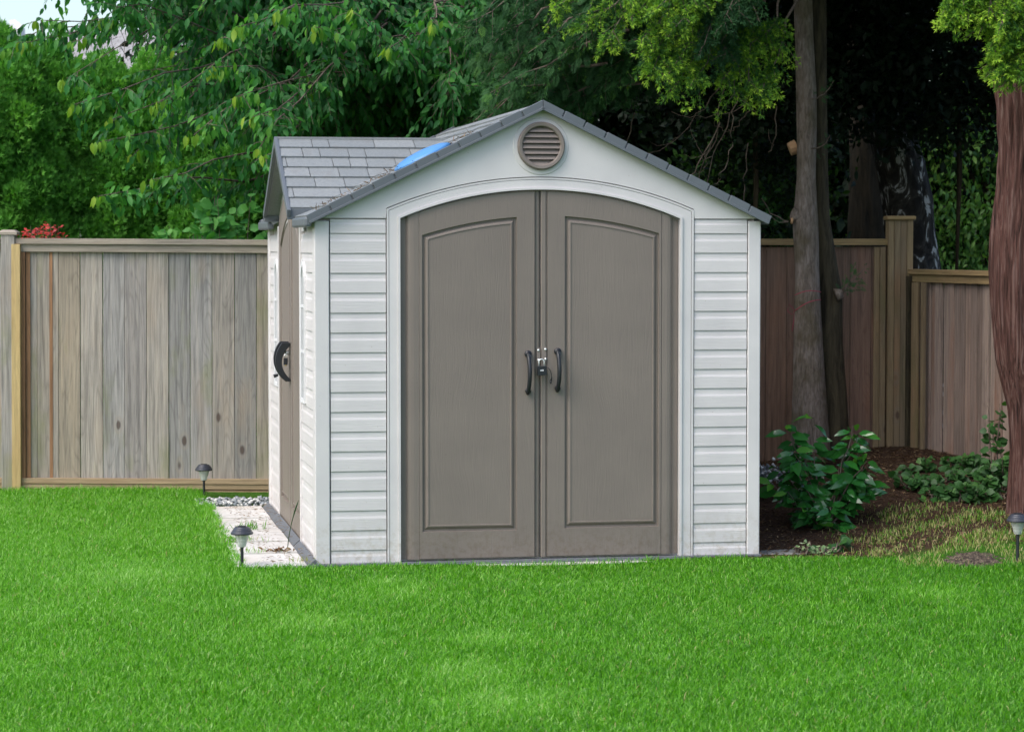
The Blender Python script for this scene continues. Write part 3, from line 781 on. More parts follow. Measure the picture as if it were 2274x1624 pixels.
# hasp
mb = MB()
for (xa, xb, za, zb3) in ((1191.5, 1198.6, 772, 806), (1202, 1212, 770, 803)):
    mb.box(fx(xa), fx(xb), -.012, -.0085, fz(zb3), fz(za))
hasp = mb.build('hasp', M['taupe_s'], dr, bevel=.0015)
for px, py in ((1194, 777), (1209.5, 775), (1194.5, 798.5), (1210, 796.5)):
    bm_ = MB(); x = fx(px); z = fz(py); V = []
    n_ = 12; rr = .0072
    for j in range(4):
        w = j/3*PI/2*.95; 
        for i in range(n_): V.append((x+rr*math.cos(w)*math.cos(2*PI*i/n_), -.0125-.005*math.sin(w), z+rr*math.cos(w)*math.sin(2*PI*i/n_)))
    Fc = [(j*n_+i, (j+1)*n_+i, (j+1)*n_+(i+1) % n_, j*n_+(i+1) % n_) for j in range(3) for i in range(n_)]+[tuple(36+i for i in range(n_))]
    bm_.add(V, Fc); bm_.build('bolt', M['chrome'], hasp, smooth=True)

# padlock (hangs from the hasp)
pz = loc2w(fx(1200), -.045, fz(821))
pad = thing('padlock', 'small black padlock with steel shackle hanging from the front door hasp', 'padlock', pz, (0, math.radians(-3), A0))
mb = MB(); mb.box(-.027, .024, -.012, .012, -.026, .024); mb.box(-.0275, .0245, -.0125, .0125, .0135, .0165); bd = mb.build('body', M['black'], pad, bevel=.003)
mb = MB(); mb.box(-.0125, -.004, -.0131, -.0121, -.002, .004); mb.box(-.002, .0055, -.0131, -.0121, -.003, .005); mb.build('white_mark', M['white_mark'], bd)
mb = MB(); pts = [(-.016, 0, .022), (-.016, 0, .042)]+[(-.0015-.0145*math.cos(w), 0, .045+.0165*math.sin(w)) for w in np.linspace(0, PI, 12)]+[(.013, 0, .042), (.013, 0, .022)]
mb.tube(pts, .0036, 8, up=(0, 1, 0)); mb.build('shackle', M['chrome'], pad, smooth=True)
mb = MB(); pts = [(.022, .004, .015), (.034, 0, .012), (.044, 0, -.002), (.050, 0, -.022), (.051, .002, -.045), (.046, .004, -.058)]
mb.tube(pts, [.0018, .0018, .002, .002, .0035, .005], 8); mb.tube([(.046, .004, -.058), (.044, .004, -.075)], [.006, .004], 8); mb.build('key_cap_cord', M['black'], pad, smooth=True)
# side padlock hanging behind side handle
p2 = loc2w(-.040, DY-.045, 1.055)
pad2 = thing('padlock', 'small steel and black padlock hooked inside the side door handle', 'padlock', p2, (0, 0, A0))
mb = MB(); mb.box(-.014, .010, -.008, .008, -.040, 0); mb.build('body', M['black'], pad2, bevel=.003)
mb = MB(); pts = [(-.010, 0, 0)]+[(-.002-.008*math.cos(w), 0, .012+.010*math.sin(w)) for w in np.linspace(0, PI, 8)]+[(.006, 0, 0)]
mb.tube(pts, .003, 8, up=(0, 1, 0)); mb.build('shackle', M['chrome'], pad2, smooth=True)
mb = MB(); mb.tube([(-.002, 0, -.040), (-.002, 0, -.047)], .006, 10); mb.build('keyway', M['brass'], pad2)
# blue saucer on the roof
q = A(.60, .20, zroof(.60)+.010)
bs = MB(); prof = [(.17, 0), (.172, .005), (.158, .016), (.13, .028), (.085, .037), (.04, .041), (.0005, .042)]
bs.lathe(prof, 40)
bo = bs.build('flying_saucer_toy', M['blue'], None, smooth=True)
bo.matrix_world = Matrix.Translation(Vector(loc2w(q[0], q[1], q[2]))) @ Matrix.Rotation(A0, 4, 'Z') @ Matrix.Rotation(-math.atan(SL), 4, 'Y')
bo.name = 'toy_disc'; tag(bo, 'blue domed plastic disc lying on the roof beside the dormer valley', 'toy disc')

# ------------------------------------------------------------ FENCES
def fence(name, label, A_, B_, base, top, bmat, railmat, postmat, tilt=0, bw=.146, overlap=False, posts=(), cap=True, kick=False, sd=1, toprails=2, postw=.09, postup=.10, dx=0, capz=.04, seamtrim=()):
    A_ = np.array(A_, float); B_ = np.array(B_, float); L = np.linalg.norm(B_-A_); ang = math.atan2(B_[1]-A_[1], B_[0]-A_[0])
    root = thing(name, label, 'fence', (A_[0], A_[1], 0), (0, tilt, ang), None)
    r_ = np.random.default_rng(sd); mb = MB(); x = dx-bw; i = 0
    while x < L:
        w = bw*(1+r_.uniform(-.03, .03)) if not overlap else bw*r_.choice([.5, .55, .48, .6])
        a, b_ = max(x, 0), min(x+w-.003, L)
        if b_-a > .02:
            y0 = r_.uniform(-.004, .004)+(.014 if overlap and i % 2 else 0)
            jz = r_.uniform(-.002, .002)
            V = [(a+.0, y0, base), (b_, y0, base), (b_+jz, y0, top), (a+jz, y0, top), (a, y0+.018, base), (b_, y0+.018, base), (b_+jz, y0+.018, top), (a+jz, y0+.018, top)]
            mb.add(V, [(0, 1, 2, 3), (7, 6, 5, 4), (3, 2, 6, 7), (0, 4, 5, 1), (0, 3, 7, 4), (1, 5, 6, 2)])
        x += w; i += 1
    mb.build('boards', bmat, root, bevel=.002)
    mb = MB(); mb.box(0, L, -.05, .045, top+.012, top+.012+capz); mb.build('cap_rail', railmat, root, bevel=.003)
    if toprails > 1:
        mb = MB(); mb.box(0, L, -.030, -.006, top-.042, top+.0115); mb.build('upper_rail', railmat, root, bevel=.002)
    mb = MB(); mb.box(0, L, -.042, -.006, base-.025, base+.012); mb.box(0, L, -.034, -.006, base-.062, base-.0255)
    mb.build('bottom_rail', M['fencerail_y'] if bmat == M['fence'] else railmat, root, bevel=.002)
    for p in posts:
        mb = MB(); mb.box(p-postw/2, p+postw/2, -postw/2-.02, postw/2, -.1, top+postup)
        po = mb.build('post', postmat, root, bevel=.004)
        mc = MB(); c0 = top+postup; w1 = postw/2+.018
        yc = -.01
        mc.add([(p-w1, yc-w1, c0), (p+w1, yc-w1, c0), (p+w1, yc+w1, c0), (p-w1, yc+w1, c0), (p-w1, yc-w1, c0+.018), (p+w1, yc-w1, c0+.018), (p+w1, yc+w1, c0+.018), (p-w1, yc+w1, c0+.018),
                (p-w1*.6, yc-w1*.6, c0+.035), (p+w1*.6, yc-w1*.6, c0+.035), (p+w1*.6, yc+w1*.6, c0+.035), (p-w1*.6, yc+w1*.6, c0+.035)],
               [(3, 2, 1, 0), (0, 1, 5, 4), (1, 2, 6, 5), (2, 3, 7, 6), (3, 0, 4, 7), (4, 5, 9, 8), (5, 6, 10, 9), (6, 7, 11, 10), (7, 4, 8, 11), (8, 9, 10, 11)])
        mc.build('post_cap', railmat, po)
    return root
FY = 17.3
def fzat(py, px, Y): return at(px, py, Y)[2]
FX0 = at(20, 800, FY)[0]
ftop = fzat(545, 300, FY); fbase = fzat(1063, 300, FY)
fl = fence('wood_fence', 'weathered grey board fence left of the shed', (FX0, FY), (.3, FY+.05), fbase, ftop, M['fence'], M['fencerail'], M['fence'], tilt=.006,
           bw=.152, posts=(0,), postw=.095, postup=.075, sd=5, dx=.19)
L0 = .3-FX0
mb = MB(); mb.box(.026, .086, -.072, -.0685, .0, ftop+.01); mb.box(.0485, .086, -.068, .03, .0, ftop+.01); mb.build('corner_trim', M['fencetrim'], fl, bevel=.002)
mb = MB(); mb.box(.0865, .112, -.030, .0, fbase-.0, ftop-.044); mb.box(.1155, .145, -.008, -.0045, fbase+.012, ftop-.044); mb.build('inner_trim', M['fence_edge'], fl)
mb = MB(); mb.box(.278, .300, -.0075, .016, fbase+.012, ftop-.044); mb.build('raw_edge_strip', M['fence_edge'], fl)
mb = MB(); mb.box(.02, L0, -.02, .03, -.12, fbase-.064); mb.build('kick_board', M['fencerail_y'], fl, bevel=.002)
mb = MB(); mb.box(1.38, L0, -.045, -.0205, -.05, fbase-.075); mb.build('lower_kick_board', M['fencerail_y'], fl, bevel=.002)
fl2 = fence('wood_fence', 'weathered board fence section cut by the left edge of the photo', (FX0-2.6, FY), (FX0-.05, FY), fbase-.0, ftop, M['fence'], M['fencerail'], M['fence'], sd=9)
# right
FYR = 17.5
RX0 = .9; RX1 = at(1990, 800, FYR)[0]
rtop = fzat(548, 1800, FYR); 
fr_ = fence('wood_fence', 'tall brown board fence behind the double trunk right of the shed', (RX0, FYR), (RX1, FYR), .17, rtop, M['fence_r'], M['fence_rail_r'], M['fence_post_r'], sd=21, toprails=1, capz=.045, bw=.15)
Lr = RX1-RX0
mb = MB()
for px0, px1, y in ((1938, 1950, -.03), (1950.5, 1963, -.045)):
    a, b_ = at(px0, 800, FYR)[0]-RX0, at(px1, 800, FYR)[0]-RX0
    mb.box(a, b_, y, .0, .0, rtop+.0)
mb.build('corner_trim', M['fence_post_r'], fr_, bevel=.002)
pxl, pxr = at(1966, 800, FYR)[0]-RX0, at(2020, 800, FYR)[0]-RX0; ptz = fzat(489, 1990, FYR)
mb = MB()
nb = 4
for i in range(nb):
    a = pxl+(pxr-pxl)*i/nb; b_ = pxl+(pxr-pxl)*(i+1)/nb-.002; mb.box(a, b_, -.10-.006*(i % 2), .05, -.1, ptz if i < 1 else ptz)
po = mb.build('post', M['fence_post_r'], fr_, bevel=.002)
mb = MB(); mb.box(pxl-.015, pxr+.015, -.13, .07, ptz+.001, ptz+.03); mb.build('post_cap', M['fence_rail_r'], po, bevel=.008)
# side fence, stepping down and coming nearer
S0 = at(2022, 800, 17.45)[:2]; dS = unit(A(.36, -1.15)); S1 = S0+dS*4.2
stop_ = fzat(612, 2022, 17.45)
fs = fence('wood_fence', 'lower grey brown fence stepping down from the tall post behind the red bark tree', S0, S1, .18, stop_, M['fence_s'], M['fence_rail_r'], M['fence_post_r'], sd=33, overlap=True, toprails=2, capz=.035, bw=.16)
mb = MB(); mb.box(-.02, .07, -.06, .03, .0, stop_); mb.build('post', M['bark_dark'], fs, bevel=.003)
mb = MB(); mb.box(.10, .19, -.05, -.031, .1, stop_-.045); mb.box(.24, .29, -.05, -.031, .1, stop_-.045); mb.build('corner_trim', M['fence_post_r'], fs, bevel=.002)
# far fence
ff = fence('wood_fence', 'pale fence far behind the weeping green tree', (3.0, 23.5), (7.0, 23.0), .2, fzat(552, 2150, 23), M['fence_f'], M['fence_f'], M['fence_f'], sd=41)

# ------------------------------------------------------------ paving, gravel, edging
bnd = [-.05, .50, 1.02, 1.62, 2.30, 3.0]
wid_ = [(-.47, -.105)]*5
labs = ['pale concrete slab nearest the lawn beside the shed corner', 'pale concrete slab with dead leaves beside the near side door leaf',
        'pale concrete slab with grass tuft on its near seam', 'pale concrete slab beside the far side door leaf', 'pale concrete slab next to the gravel patch']
for i in range(5):
    y0, y1 = bnd[i]+.012, bnd[i+1]-.012; x0, x1 = -.45+.02*(i % 2), -.064
    mb = MB(); mb.box(x0, x1, y0, y1, -.04, .012+.004*((i*7) % 3))
    o_ = mb.build('paving_slab', M['slab'], None, bevel=.005)
    o_.location = SC; o_.rotation_euler = (0, 0, A0); tag(o_, labs[i], 'paving slab', 'concrete slabs along the shed side')
mb = MB(); mb.box(-.20, .10, -.06, .18, -.03, -.004); o_ = mb.build('paving_slab', M['slab_dark'], None, bevel=.006)
o_.location = at(1745, 1236, 13.85); o_.location.z = .006; o_.rotation_euler = (0, 0, A0); tag(o_, 'grey concrete slab half hidden in grass right of the shed', 'paving slab')
mb = MB(); mb.box(-.02, WID+.03, -.135, -.057, -.04, -.003); o_ = mb.build('paving_slab', M['slab'], None, bevel=.004)
o_.location = SC; o_.rotation_euler = (0, 0, A0); tag(o_, 'long narrow concrete strip under the front doors, nearly hidden by grass', 'paving slab')
# gravel
N = 900; q_ = np.stack([U(-.48, .5, N), U(3.02, 3.5, N)], 1)
oct_v = np.array([(1, 0, 0), (-1, 0, 0), (0, 1, 0), (0, -1, 0), (0, 0, .6), (0, 0, -.6), (.65, .65, .3), (-.65, .65, .3), (-.65, -.65, .3), (.65, -.65, .3)], float)
oct_f = np.array([(4, 0, 6), (4, 6, 2), (4, 2, 7), (4, 7, 1), (4, 1, 8), (4, 8, 3), (4, 3, 9), (4, 9, 0), (0, 5, 6), (6, 5, 2), (2, 5, 7), (7, 5, 1), (1, 5, 8), (8, 5, 3), (3, 5, 9), (9, 5, 0)])
pos = np.array([loc2w(a, b_, U(.002, .022)) for a, b_ in q_]); d_ = rn(N); d_[:, 2] *= .3; n_ = rn(N, .3)+A(0, 0, 1)
V, Fc, a_ = scatter((oct_v, oct_f), pos, d_, n_, U(.008, .019, N), np.zeros(N))
tag(npmesh('gravel', V, Fc, M['pebble'], smooth=False), 'grey and white pebbles in front of the fence foot beside the shed', 'gravel', kind='stuff')

# ------------------------------------------------------------ path lights
def lamp(px, pyb, Y, z0, label, first=[None]):
    x = at(px, 800, Y)[0]
    if first[0] is None:
        r = thing('solar_path_light', label, 'path light', (x, Y, z0), (0, 0, 0), 'solar path lights at the lawn edge')
        mb = MB(); mb.lathe([(.0005, -.1), (.0085, -.1), (.0085, .095), (.0115, .098), (.0115, .104), (.0005, .104)], 16); mb.build('stake', M['black'], r, smooth=False)
        mb = MB(); mb.lathe([(.018, .100), (.022, .108), (.026, .125), (.034, .150), (.040, .172), (.040, .178)], 28); mb.build('lens', M['lens'], r, smooth=True)
        mb = MB(); mb.lathe([(.040, .170), (.058, .168), (.061, .172), (.060, .178), (.056, .182), (.053, .185), (.052, .190), (.047, .194), (.045, .199), (.040, .203), (.036, .208), (.0005, .210)], 36)
        cp = mb.build('cap', M['cap'], r)
        mb = MB(); mb.box(-.02, .02, -.02, .02, .209, .213); mb.build('solar_cell', M['black'], cp, bevel=.001)
        first[0] = r
    else:
        s_ = first[0]; r = s_.copy(); C.objects.link(r); r.location = (x, Y, z0)
        for ch in s_.children:
            c_ = ch.copy(); C.objects.link(c_); c_.parent = r
            for g2 in ch.children:
                e_ = g2.copy(); C.objects.link(e_); e_.parent = c_
        r['label'] = label
    return r
bpy.context.view_layer.update()
l1 = lamp(535, 1262, 13.2, .012, 'black capped solar light at the near corner of the pale slabs')
bpy.context.view_layer.update()
l2 = lamp(451, 1100, 16.95, .012, 'black capped solar light standing by the left fence')
l3 = lamp(2263, 1230, 13.2, fzat(1222, 2263, 13.2)-.01, 'black capped solar light beside the red bark tree at the right edge')

# ------------------------------------------------------------ vegetation
T_TIPS = (np.array([(0, 0, 0), (.13, .45, 0), (0, 1, -.1), (-.13, .45, 0), (.48, .68, .02), (-.48, .68, .02)], float), np.array([(0, 1, 2), (0, 2, 3), (0, 4, 1), (0, 3, 5)]))
def arborvitae(px, Y, top, rad, label, nclump=430, per=130):
    x = at(px, 800, Y)[0]
    r = thing('arborvitae_tree', label, 'tree', (x, Y, 0), (0, 0, 0), 'arborvitae hedge trees')
    mb = MB(); mb.tube([(0, 0, 0), (.02, 0, top*.5), (0, 0, top*.92)], [.07, .045, .01], 8); mb.build('trunk', M['bark_dark'], r, smooth=True)
    z = U(.0, 1, nclump)**.85*top; a = U(0, 2*PI, nclump)
    rr = rad*(1-.15*(z/top)-.75*np.clip((z/top-.78)/.22, 0, 1)**1.6)*U(.72, 1.08, nclump)
    cc = np.stack([np.cos(a)*rr, np.sin(a)*rr, z], 1); cr = U(.09, .19, nclump)
    fr_ = np.sin(a) < .25; cnt = np.where(fr_, 190, 50); idx = np.repeat(np.arange(nclump), cnt); n = len(idx)
    d = rn(n); d /= np.linalg.norm(d, axis=1, keepdims=True)
    outw = np.stack([np.cos(a), np.sin(a), np.full(nclump, .5)], 1)[idx]
    d = d+outw*.75; d /= np.linalg.norm(d, axis=1, keepdims=True)
    P = cc[idx]+d*(cr[idx]*U(.72, 1.05, n))[:, None]*A(1, 1, 1.25)
    dr_ = d*.8+A(0, 0, .7)+rn(n, .35); nn = outw+rn(n, .6)
    v = np.clip(.42+.22*rng.normal(0, 1, nclump)[idx]*.7+rng.normal(0, .14, n), 0, 1)
    leafobj('crown', T_TIPS, P, dr_, nn, U(.04, .068, n), v, M['l_hedge'], r)
hl = ['tree standing first from the left edge above the fence', 'second from the left edge', 'third from the left edge, below the distant roof', 'fourth from the left edge', 'fifth from the left, behind the drooping cherry leaves', 'sixth from the left, nearest the shed dormer']
for i, (px, Y, tp, rd) in enumerate([(-15, 21.6, 3.45, .52), (112, 22.0, 3.35, .50), (235, 22.2, 3.25, .46), (355, 22.5, 3.3, .50), (480, 22.2, 3.3, .52), (600, 22.6, 3.3, .5)]):
    arborvitae(px, Y, tp, rd, 'dense green arborvitae '+('hedge tree, ' if i else 'hedge ')+hl[i])

# --- cherry tree
def cherry():
    base = A(-.25, 20.3, 0)
    r = thing('cherry_tree', 'large cherry tree with drooping pointed leaves behind the left fence', 'tree', base)
    hub = A(-.3, 20.2, 2.5)
    segs = [([base-base, A(.02, -.02, 1.3), hub-base, A(-.1, .1, 5.4)], [.15, .12, .10, .04])]
    ends = []
    fringe = [(165, 232, 16.9), (222, 315, 17.0), (216, 436, 16.8), (85, 45, 17.4), (8, 110, 17.6), (60, 95, 17.4), (148, 175, 17.2), (330, 400, 16.9), (575, 330, 16.3), (525, 215, 16.5),
              (560, 260, 16.3), (585, 345, 16.2), (620, 25, 16.5), (530, 60, 16.4), (470, 150, 16.7), (250, 265, 17.2), (300, 340, 17.3), (700, 60, 16.6), (240, 40, 17.5), (430, 300, 16.8), (860, 110, 16.8), (960, 55, 16.7), (780, 25, 16.8), (350, 230, 17.0), (175, 90, 17.4)]
    for px, py, Y in fringe: ends.append((at(px, py, Y), True))
    for _ in range(62):
        px = U(330, 1120); py = U(-60, 300+.2*U(0, 900)); 
        if px < 560 and py > 330: py = U(0, 300)
        ends.append((at(px, py, U(17.2, 20.5)), False))
    for _ in range(10): ends.append((A(U(-1.6, 1.5), U(16.8, 22.5), U(4.6, 6.2)), False))  # high boughs out of frame, added for shade
    for _ in range(12): ends.append((at(U(90, 330), U(-160, 20), U(17.0, 18.5)), False))
    for _ in range(26): ends.append((at(U(420, 760), U(-160, 120), U(17.0, 19.5)), False))
    LP, LD_, LV, LS = [], [], [], []
    for e, fr in ends:
        s0 = hub+A(U(-.3, .2), U(-.3, .3), U(-.3, 1.6)); s0[2] = max(s0[2], 1.9)
        P = curve(s0, e, U(.05, .3), 12, .03)
        segs.append((P-base, np.linspace(.018, .0025, 12)))
        for j in range(3, 12):
            for rep in range(6 if j < 11 else 4):
                p = P[j]*(1-U(0, .9))+P[j-1]*U(0, .0)+0 if False else P[j-1]+(P[j]-P[j-1])*U(0, 1)
                ax = unit(e-s0)
                tw = ax*U(-.1, .55)+A(U(-1, 1)*.5, U(-1, 1)*.5, U(-.5, .15)); tl = U(.12, .36)*(.6 if fr and j > 8 else 1)
                tw = unit(tw)*tl; K = int(tl/.021)
                tt = np.linspace(.1, 1, max(K, 3)); 
                Q = p+tw*tt[:, None]; Q[:, 2] -= .35*tl*tt**2
                segs.append(([p-base, Q[len(Q)//2]-base, Q[-1]-base], [.0025, .002, .001]))
                qm = Q.mean(0); qx = CX+F*qm[0]/qm[1]; qy = HOR-(qm[2]-H)*F/qm[1]
                if 225 < qx < 375 and 78 < qy < 150: continue
                m = len(Q); dd = np.tile(unit(tw)*.45+A(0, 0, -.75), (m, 1))+rn(m, .38)
                LP.append(Q); LD_.append(dd); LV.append(np.clip(U(.2, .55)+rng.normal(0, .15, m), 0, .86)); LS.append(U(.05, .09, m))
        # the tip: a hanging row of young yellow-green leaves
        if fr or U(0, 1) < .15:
            m = 13; tdir = unit((P[-1]-P[-3])*A(1, 1, .4)); Q = P[-1]+tdir*np.linspace(-.24, .06, m)[:, None]+rn(m, .012)
            LP.append(Q); LD_.append(np.tile(A(-.12, 0, -1), (m, 1))+rn(m, .18)); LV.append(np.linspace(.70, .95, m)+rng.normal(0, .04, m)); LS.append(U(.065, .10, m))
            Q = P[-2]*.5+P[-1]*.5+rn(14, .05); LP.append(Q); LD_.append(np.tile(A(-.3, 0, -1), (14, 1))+rn(14, .4)); LV.append(U(.5, .88, 14)); LS.append(U(.06, .09, 14))
    segs2 = segs
    branch_np(segs2, 'trunk', M['bark_twig'], r, 5)
    P = np.concatenate(LP)-base; D = np.concatenate(LD_); v = np.concatenate(LV); s_ = np.concatenate(LS); n = len(P)
    leafobj('crown', T_OVAL, P, D, rn(n, .6)+A(0, -.8, .8), s_, v, M['l_cherry'], r)
    print('cherry leaves', n)
cherry()

# --- conifers with flat sprays
def bough(P, LP, LD, LV, LS, step=.022, spread=.16, v0=.3, v1=.9, size=(.07, .13), droop=.35, tipstart=.5):
    L = np.linalg.norm(np.diff(P, axis=0), axis=1).sum(); n = int(L/step); t_ = rng.uniform(.12, 1, n)
    seg = np.clip((t_*(len(P)-1)).astype(int), 0, len(P)-2); f = t_*(len(P)-1)-seg
    Q = P[seg]*(1-f)[:, None]+P[seg+1]*f[:, None]; ax = P[seg+1]-P[seg]; ax /= np.linalg.norm(ax, axis=1, keepdims=True)
    off = rn(n)*A(1, 1, .5); off -= ax*(off*ax).sum(1, keepdims=True); off /= np.linalg.norm(off, axis=1, keepdims=True)
    ln = spread*(1.1-.7*t_)*U(.1, 1, n)
    Q = Q+off*ln[:, None]+A(0, 0, -1)*(ln*.3)[:, None]
    d = ax*.8+off*.8+A(0, 0, -droop)+rn(n, .2)
    LP.append(Q); LD.append(d); LS.append(U(size[0], size[1], n))
    yy = np.clip((ln/spread*.6+t_-tipstart)/(1.3-tipstart), 0, 1)
    LV.append(np.clip(v0+(v1-v0)*yy+rng.normal(0, .09, n), 0, 1))
def bough2(P, LP, LD, LV, LS, nsub=14, sub=(.08, .2), per=26, v0=.1, v1=1.0, size=(.018, .036), droop=.4, segs=None, base=None, wild=.35):
    for k in range(nsub):
        t_ = rng.uniform(.25, 1.0); f = t_*(len(P)-1); i = min(int(f), len(P)-2); p = P[i]*(1-f+i)+P[i+1]*(f-i); ax = unit(P[i+1]-P[i])
        o_ = rn(1)[0]; o_ -= ax*np.dot(o_, ax); o_ = unit(o_*A(1, 1, .55)); L = U(*sub)*(1.15-.4*t_)
        d = unit(ax*U(.3, 1)+o_*U(.3, 1)+A(0, 0, -droop*U(0, 1))); q = np.linspace(0, 1, per)
        Q = p+d*L*q[:, None]; Q[:, 2] -= .25*L*q**2
        if segs is not None and k % 2 == 0: segs.append((np.stack([p, Q[per//2], Q[-1]])-base, [.0025, .0018, .001]))
        side = rn(per); side -= d*(side@d)[:, None]; side /= np.linalg.norm(side, axis=1, keepdims=True)
        w_ = L*.28*(1-.6*q)*U(.2, 1, per)
        LP.append(Q+side*w_[:, None]); LD.append(d*.9+side*.7+A(0, 0, -.15)+rn(per, wild)); LS.append(U(size[0], size[1], per))
        b_ = U(-.12, .12); LV.append(np.clip(v0+(v1-v0)*np.clip(q*.55+w_/(L*.28)*.55-.1, 0, 1)**1.3+b_+rng.normal(0, .07, per), 0, 1))
T_TIP = (np.array([(0, 0, 0), (.10, .45, 0), (0, 1, -.1), (-.10, .45, 0), (.42, .62, .02), (.16, .28, 0), (-.42, .62, .02), (-.16, .28, 0)], float), np.array([(0, 1, 2), (0, 2, 3), (0, 5, 4), (0, 7, 6), (5, 1, 4), (7, 6, 3)]))
def shaped_trunk(name, P, R, mat, parent, sides=40, rings=90, ridge=.05, nf=11, lumps=0.03, seed=0):
    P = np.array(P, float); R = np.array(R, float); t0 = np.linspace(0, 1, len(P)); t_ = np.linspace(0, 1, rings)
    # smooth interpolation
    Pi = np.stack([np.interp(t_, t0, P[:, k]) for k in range(3)], 1)
    for _ in range(6): Pi[1:-1] = (Pi[:-2]+Pi[1:-1]*2+Pi[2:])/4
    Ri = np.interp(t_, t0, R)
    for _ in range(3): Ri[1:-1] = (Ri[:-2]+Ri[1:-1]*2+Ri[2:])/4
    a = np.linspace(0, 2*PI, sides, endpoint=False)
    TT, AA = np.meshgrid(t_, a, indexing='ij'); zz = Pi[:, 2][:, None]
    rd = np.abs(np.sin(nf*AA+2.2*np.sin(zz*2.1+seed)+.8*np.sin(3*AA+zz*5)))*.6+np.abs(np.sin(nf*2.3*AA+1.5*np.sin(zz*3.7+2)+seed))*.4
    rr_ = np.random.default_rng(seed+50); na = nf*3; nz = 14
    G = rr_.uniform(0, 1, (nz+2, na)); gz = np.clip((t_*nz), 0, nz); ga = AA[0]/(2*PI)*na
    sh = np.sin(zz*1.3+seed)*1.5; gaf = (AA/(2*PI)*na+sh) % na; i0 = gaf.astype(int) % na; fa_ = gaf-np.floor(gaf); z0_ = np.clip(gz.astype(int), 0, nz)[:, None]+0*i0; fz_ = (gz-np.floor(gz))[:, None]
    fz_ = fz_*fz_*(3-2*fz_)
    gv = (G[z0_, i0]*(1-fa_)+G[z0_, (i0+1) % na]*fa_)*(1-fz_)+(G[np.minimum(z0_+1, nz+1), i0]*(1-fa_)+G[np.minimum(z0_+1, nz+1), (i0+1) % na]*fa_)*fz_
    rd = .35*rd+.9*gv-.1
    lp = np.sin(2*AA+zz*1.7+seed)+np.sin(3*AA-zz*2.6+seed*2)
    rr = Ri[:, None]*(1+ridge*(rd-.6)+lumps*lp)
    V = np.stack([Pi[:, 0][:, None]+rr*np.cos(AA), Pi[:, 1][:, None]+rr*np.sin(AA), zz+0*AA], 2).reshape(-1, 3)
    i = np.arange(rings-1)[:, None]*sides; j = np.arange(sides)[None]; j2 = (j+1) % sides
    Fc = np.stack([(i+j), (i+j2), (i+sides+j2), (i+sides+j)], 2).reshape(-1, 4)
    return npmesh(name, V, Fc, mat, parent, smooth=True)

def wp(l, Y): return [at(a, b_, Y) for a, b_ in l]
# double trunk tree
TY = 16.7
tb = at(1800, 960, TY); tb[2] = .15
tr = thing('cypress_tree', 'double trunked tree with smooth grey bark and bright green sprays behind the shed', 'tree', tb)
c_l = [(1800, 1000), (1797, 850), (1793, 700), (1791, 600), (1787, 500), (1789, 400), (1791, 300), (1790, 200), (1786, 100), (1783, 0), (1783, -200), (1783, -900)]
w_l = [44, 35, 29, 26, 28, 21, 22, 23, 21, 21, 20, 12]
shaped_trunk('trunk', [p-tb for p in wp(c_l, TY)], [w/F*TY for w in w_l], M['bark_grey'], tr, 48, 260, .05, 13, .03)
c2 = [(1855, 1000), (1848, 850), (1842, 760), (1842, 650), (1832, 560), (1822, 480), (1818, 350), (1816, 200), (1814, 0), (1816, -300), (1820, -800)]
w2 = [34, 31, 29, 28, 22, 19, 19, 20, 20, 18, 10]
s2 = shaped_trunk('trunk', [p-tb for p in wp(c2, TY+.12)], [w/F*TY for w in w2], M['bark_dark'], tr, 40, 200, .07, 11, .03, 3)
s2['label'] = 'darker mossy second trunk'
mb = MB(); q0 = at(1757, 490, TY)-tb; q1 = at(1775, 480, TY)-tb
mb.tube([q1, q1*.4+q0*.6, q0], [.075, .055, .03], 12); mb.build('branch_stub', M['bark_grey'], tr, smooth=True); mb = MB(); mb.tube([at(1855, 655, TY)-tb, at(1870, 650, TY)-tb], [.05, .028], 10)
mb.build('branch_stub', M['bark_grey'], tr, smooth=True)
mb = MB(); p = at(1752, 332, TY+.1)-tb; mb.tube([p+A(.05, 0, .02), p], [.05, .045], 12); mb.build('cut_limb', M['cutwood'], tr); mb = MB(); q = at(1757, 490, TY-.05)-tb
mb.tube([q+A(.008, 0, 0), q-A(.004, 0, 0)], [.022, .02], 10); mb.build('cut_limb', M['cutwood'], tr)
LP, LD, LV, LS = [], [], [], []; segs = []
hubp = lambda: at(1786+U(-3, 3), U(-500, -20), TY)
# bright boughs low over the shed
bright = [(1225, 20, 15.0), (1290, 55, 15.0), (1345, 95, 14.9), (1400, 40, 14.8), (1440, 130, 14.8), (1480, 170, 14.8), (1500, 60, 14.7), (1470, 10, 14.7), (1380, 5, 14.8), (1540, 180, 14.9), (1560, 110, 14.9), (1600, 60, 14.9), (1610, 130, 15.0),
          (1640, 40, 15.0), (1430, 80, 14.8), (1520, 20, 14.8), (1690, 205, 15.2), (1630, 215, 15.2), (1660, 190, 15.2), (1600, 185, 15.1), (1580, -20, 15.0), (1320, -10, 14.9), (1495, 200, 14.9), (1450, 155, 14.8), (1660, 10, 15.1)]
TP, TD, TV, TS = [], [], [], []
for px, py, Y in bright:
    e = at(px, py, Y); s0 = at(U(1700, 1800), py-U(230, 420), TY-.1); P = curve(s0, e, U(.0, .15), 9, .03)
    segs.append((P-tb, np.linspace(.014, .002, 9)))
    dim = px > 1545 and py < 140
    bough2(P[4:], TP, TD, TV, TS, 38, (.05, .2), 40, .05 if dim else .36, .45 if dim else 1.25, (.02, .042), .35, segs, tb)
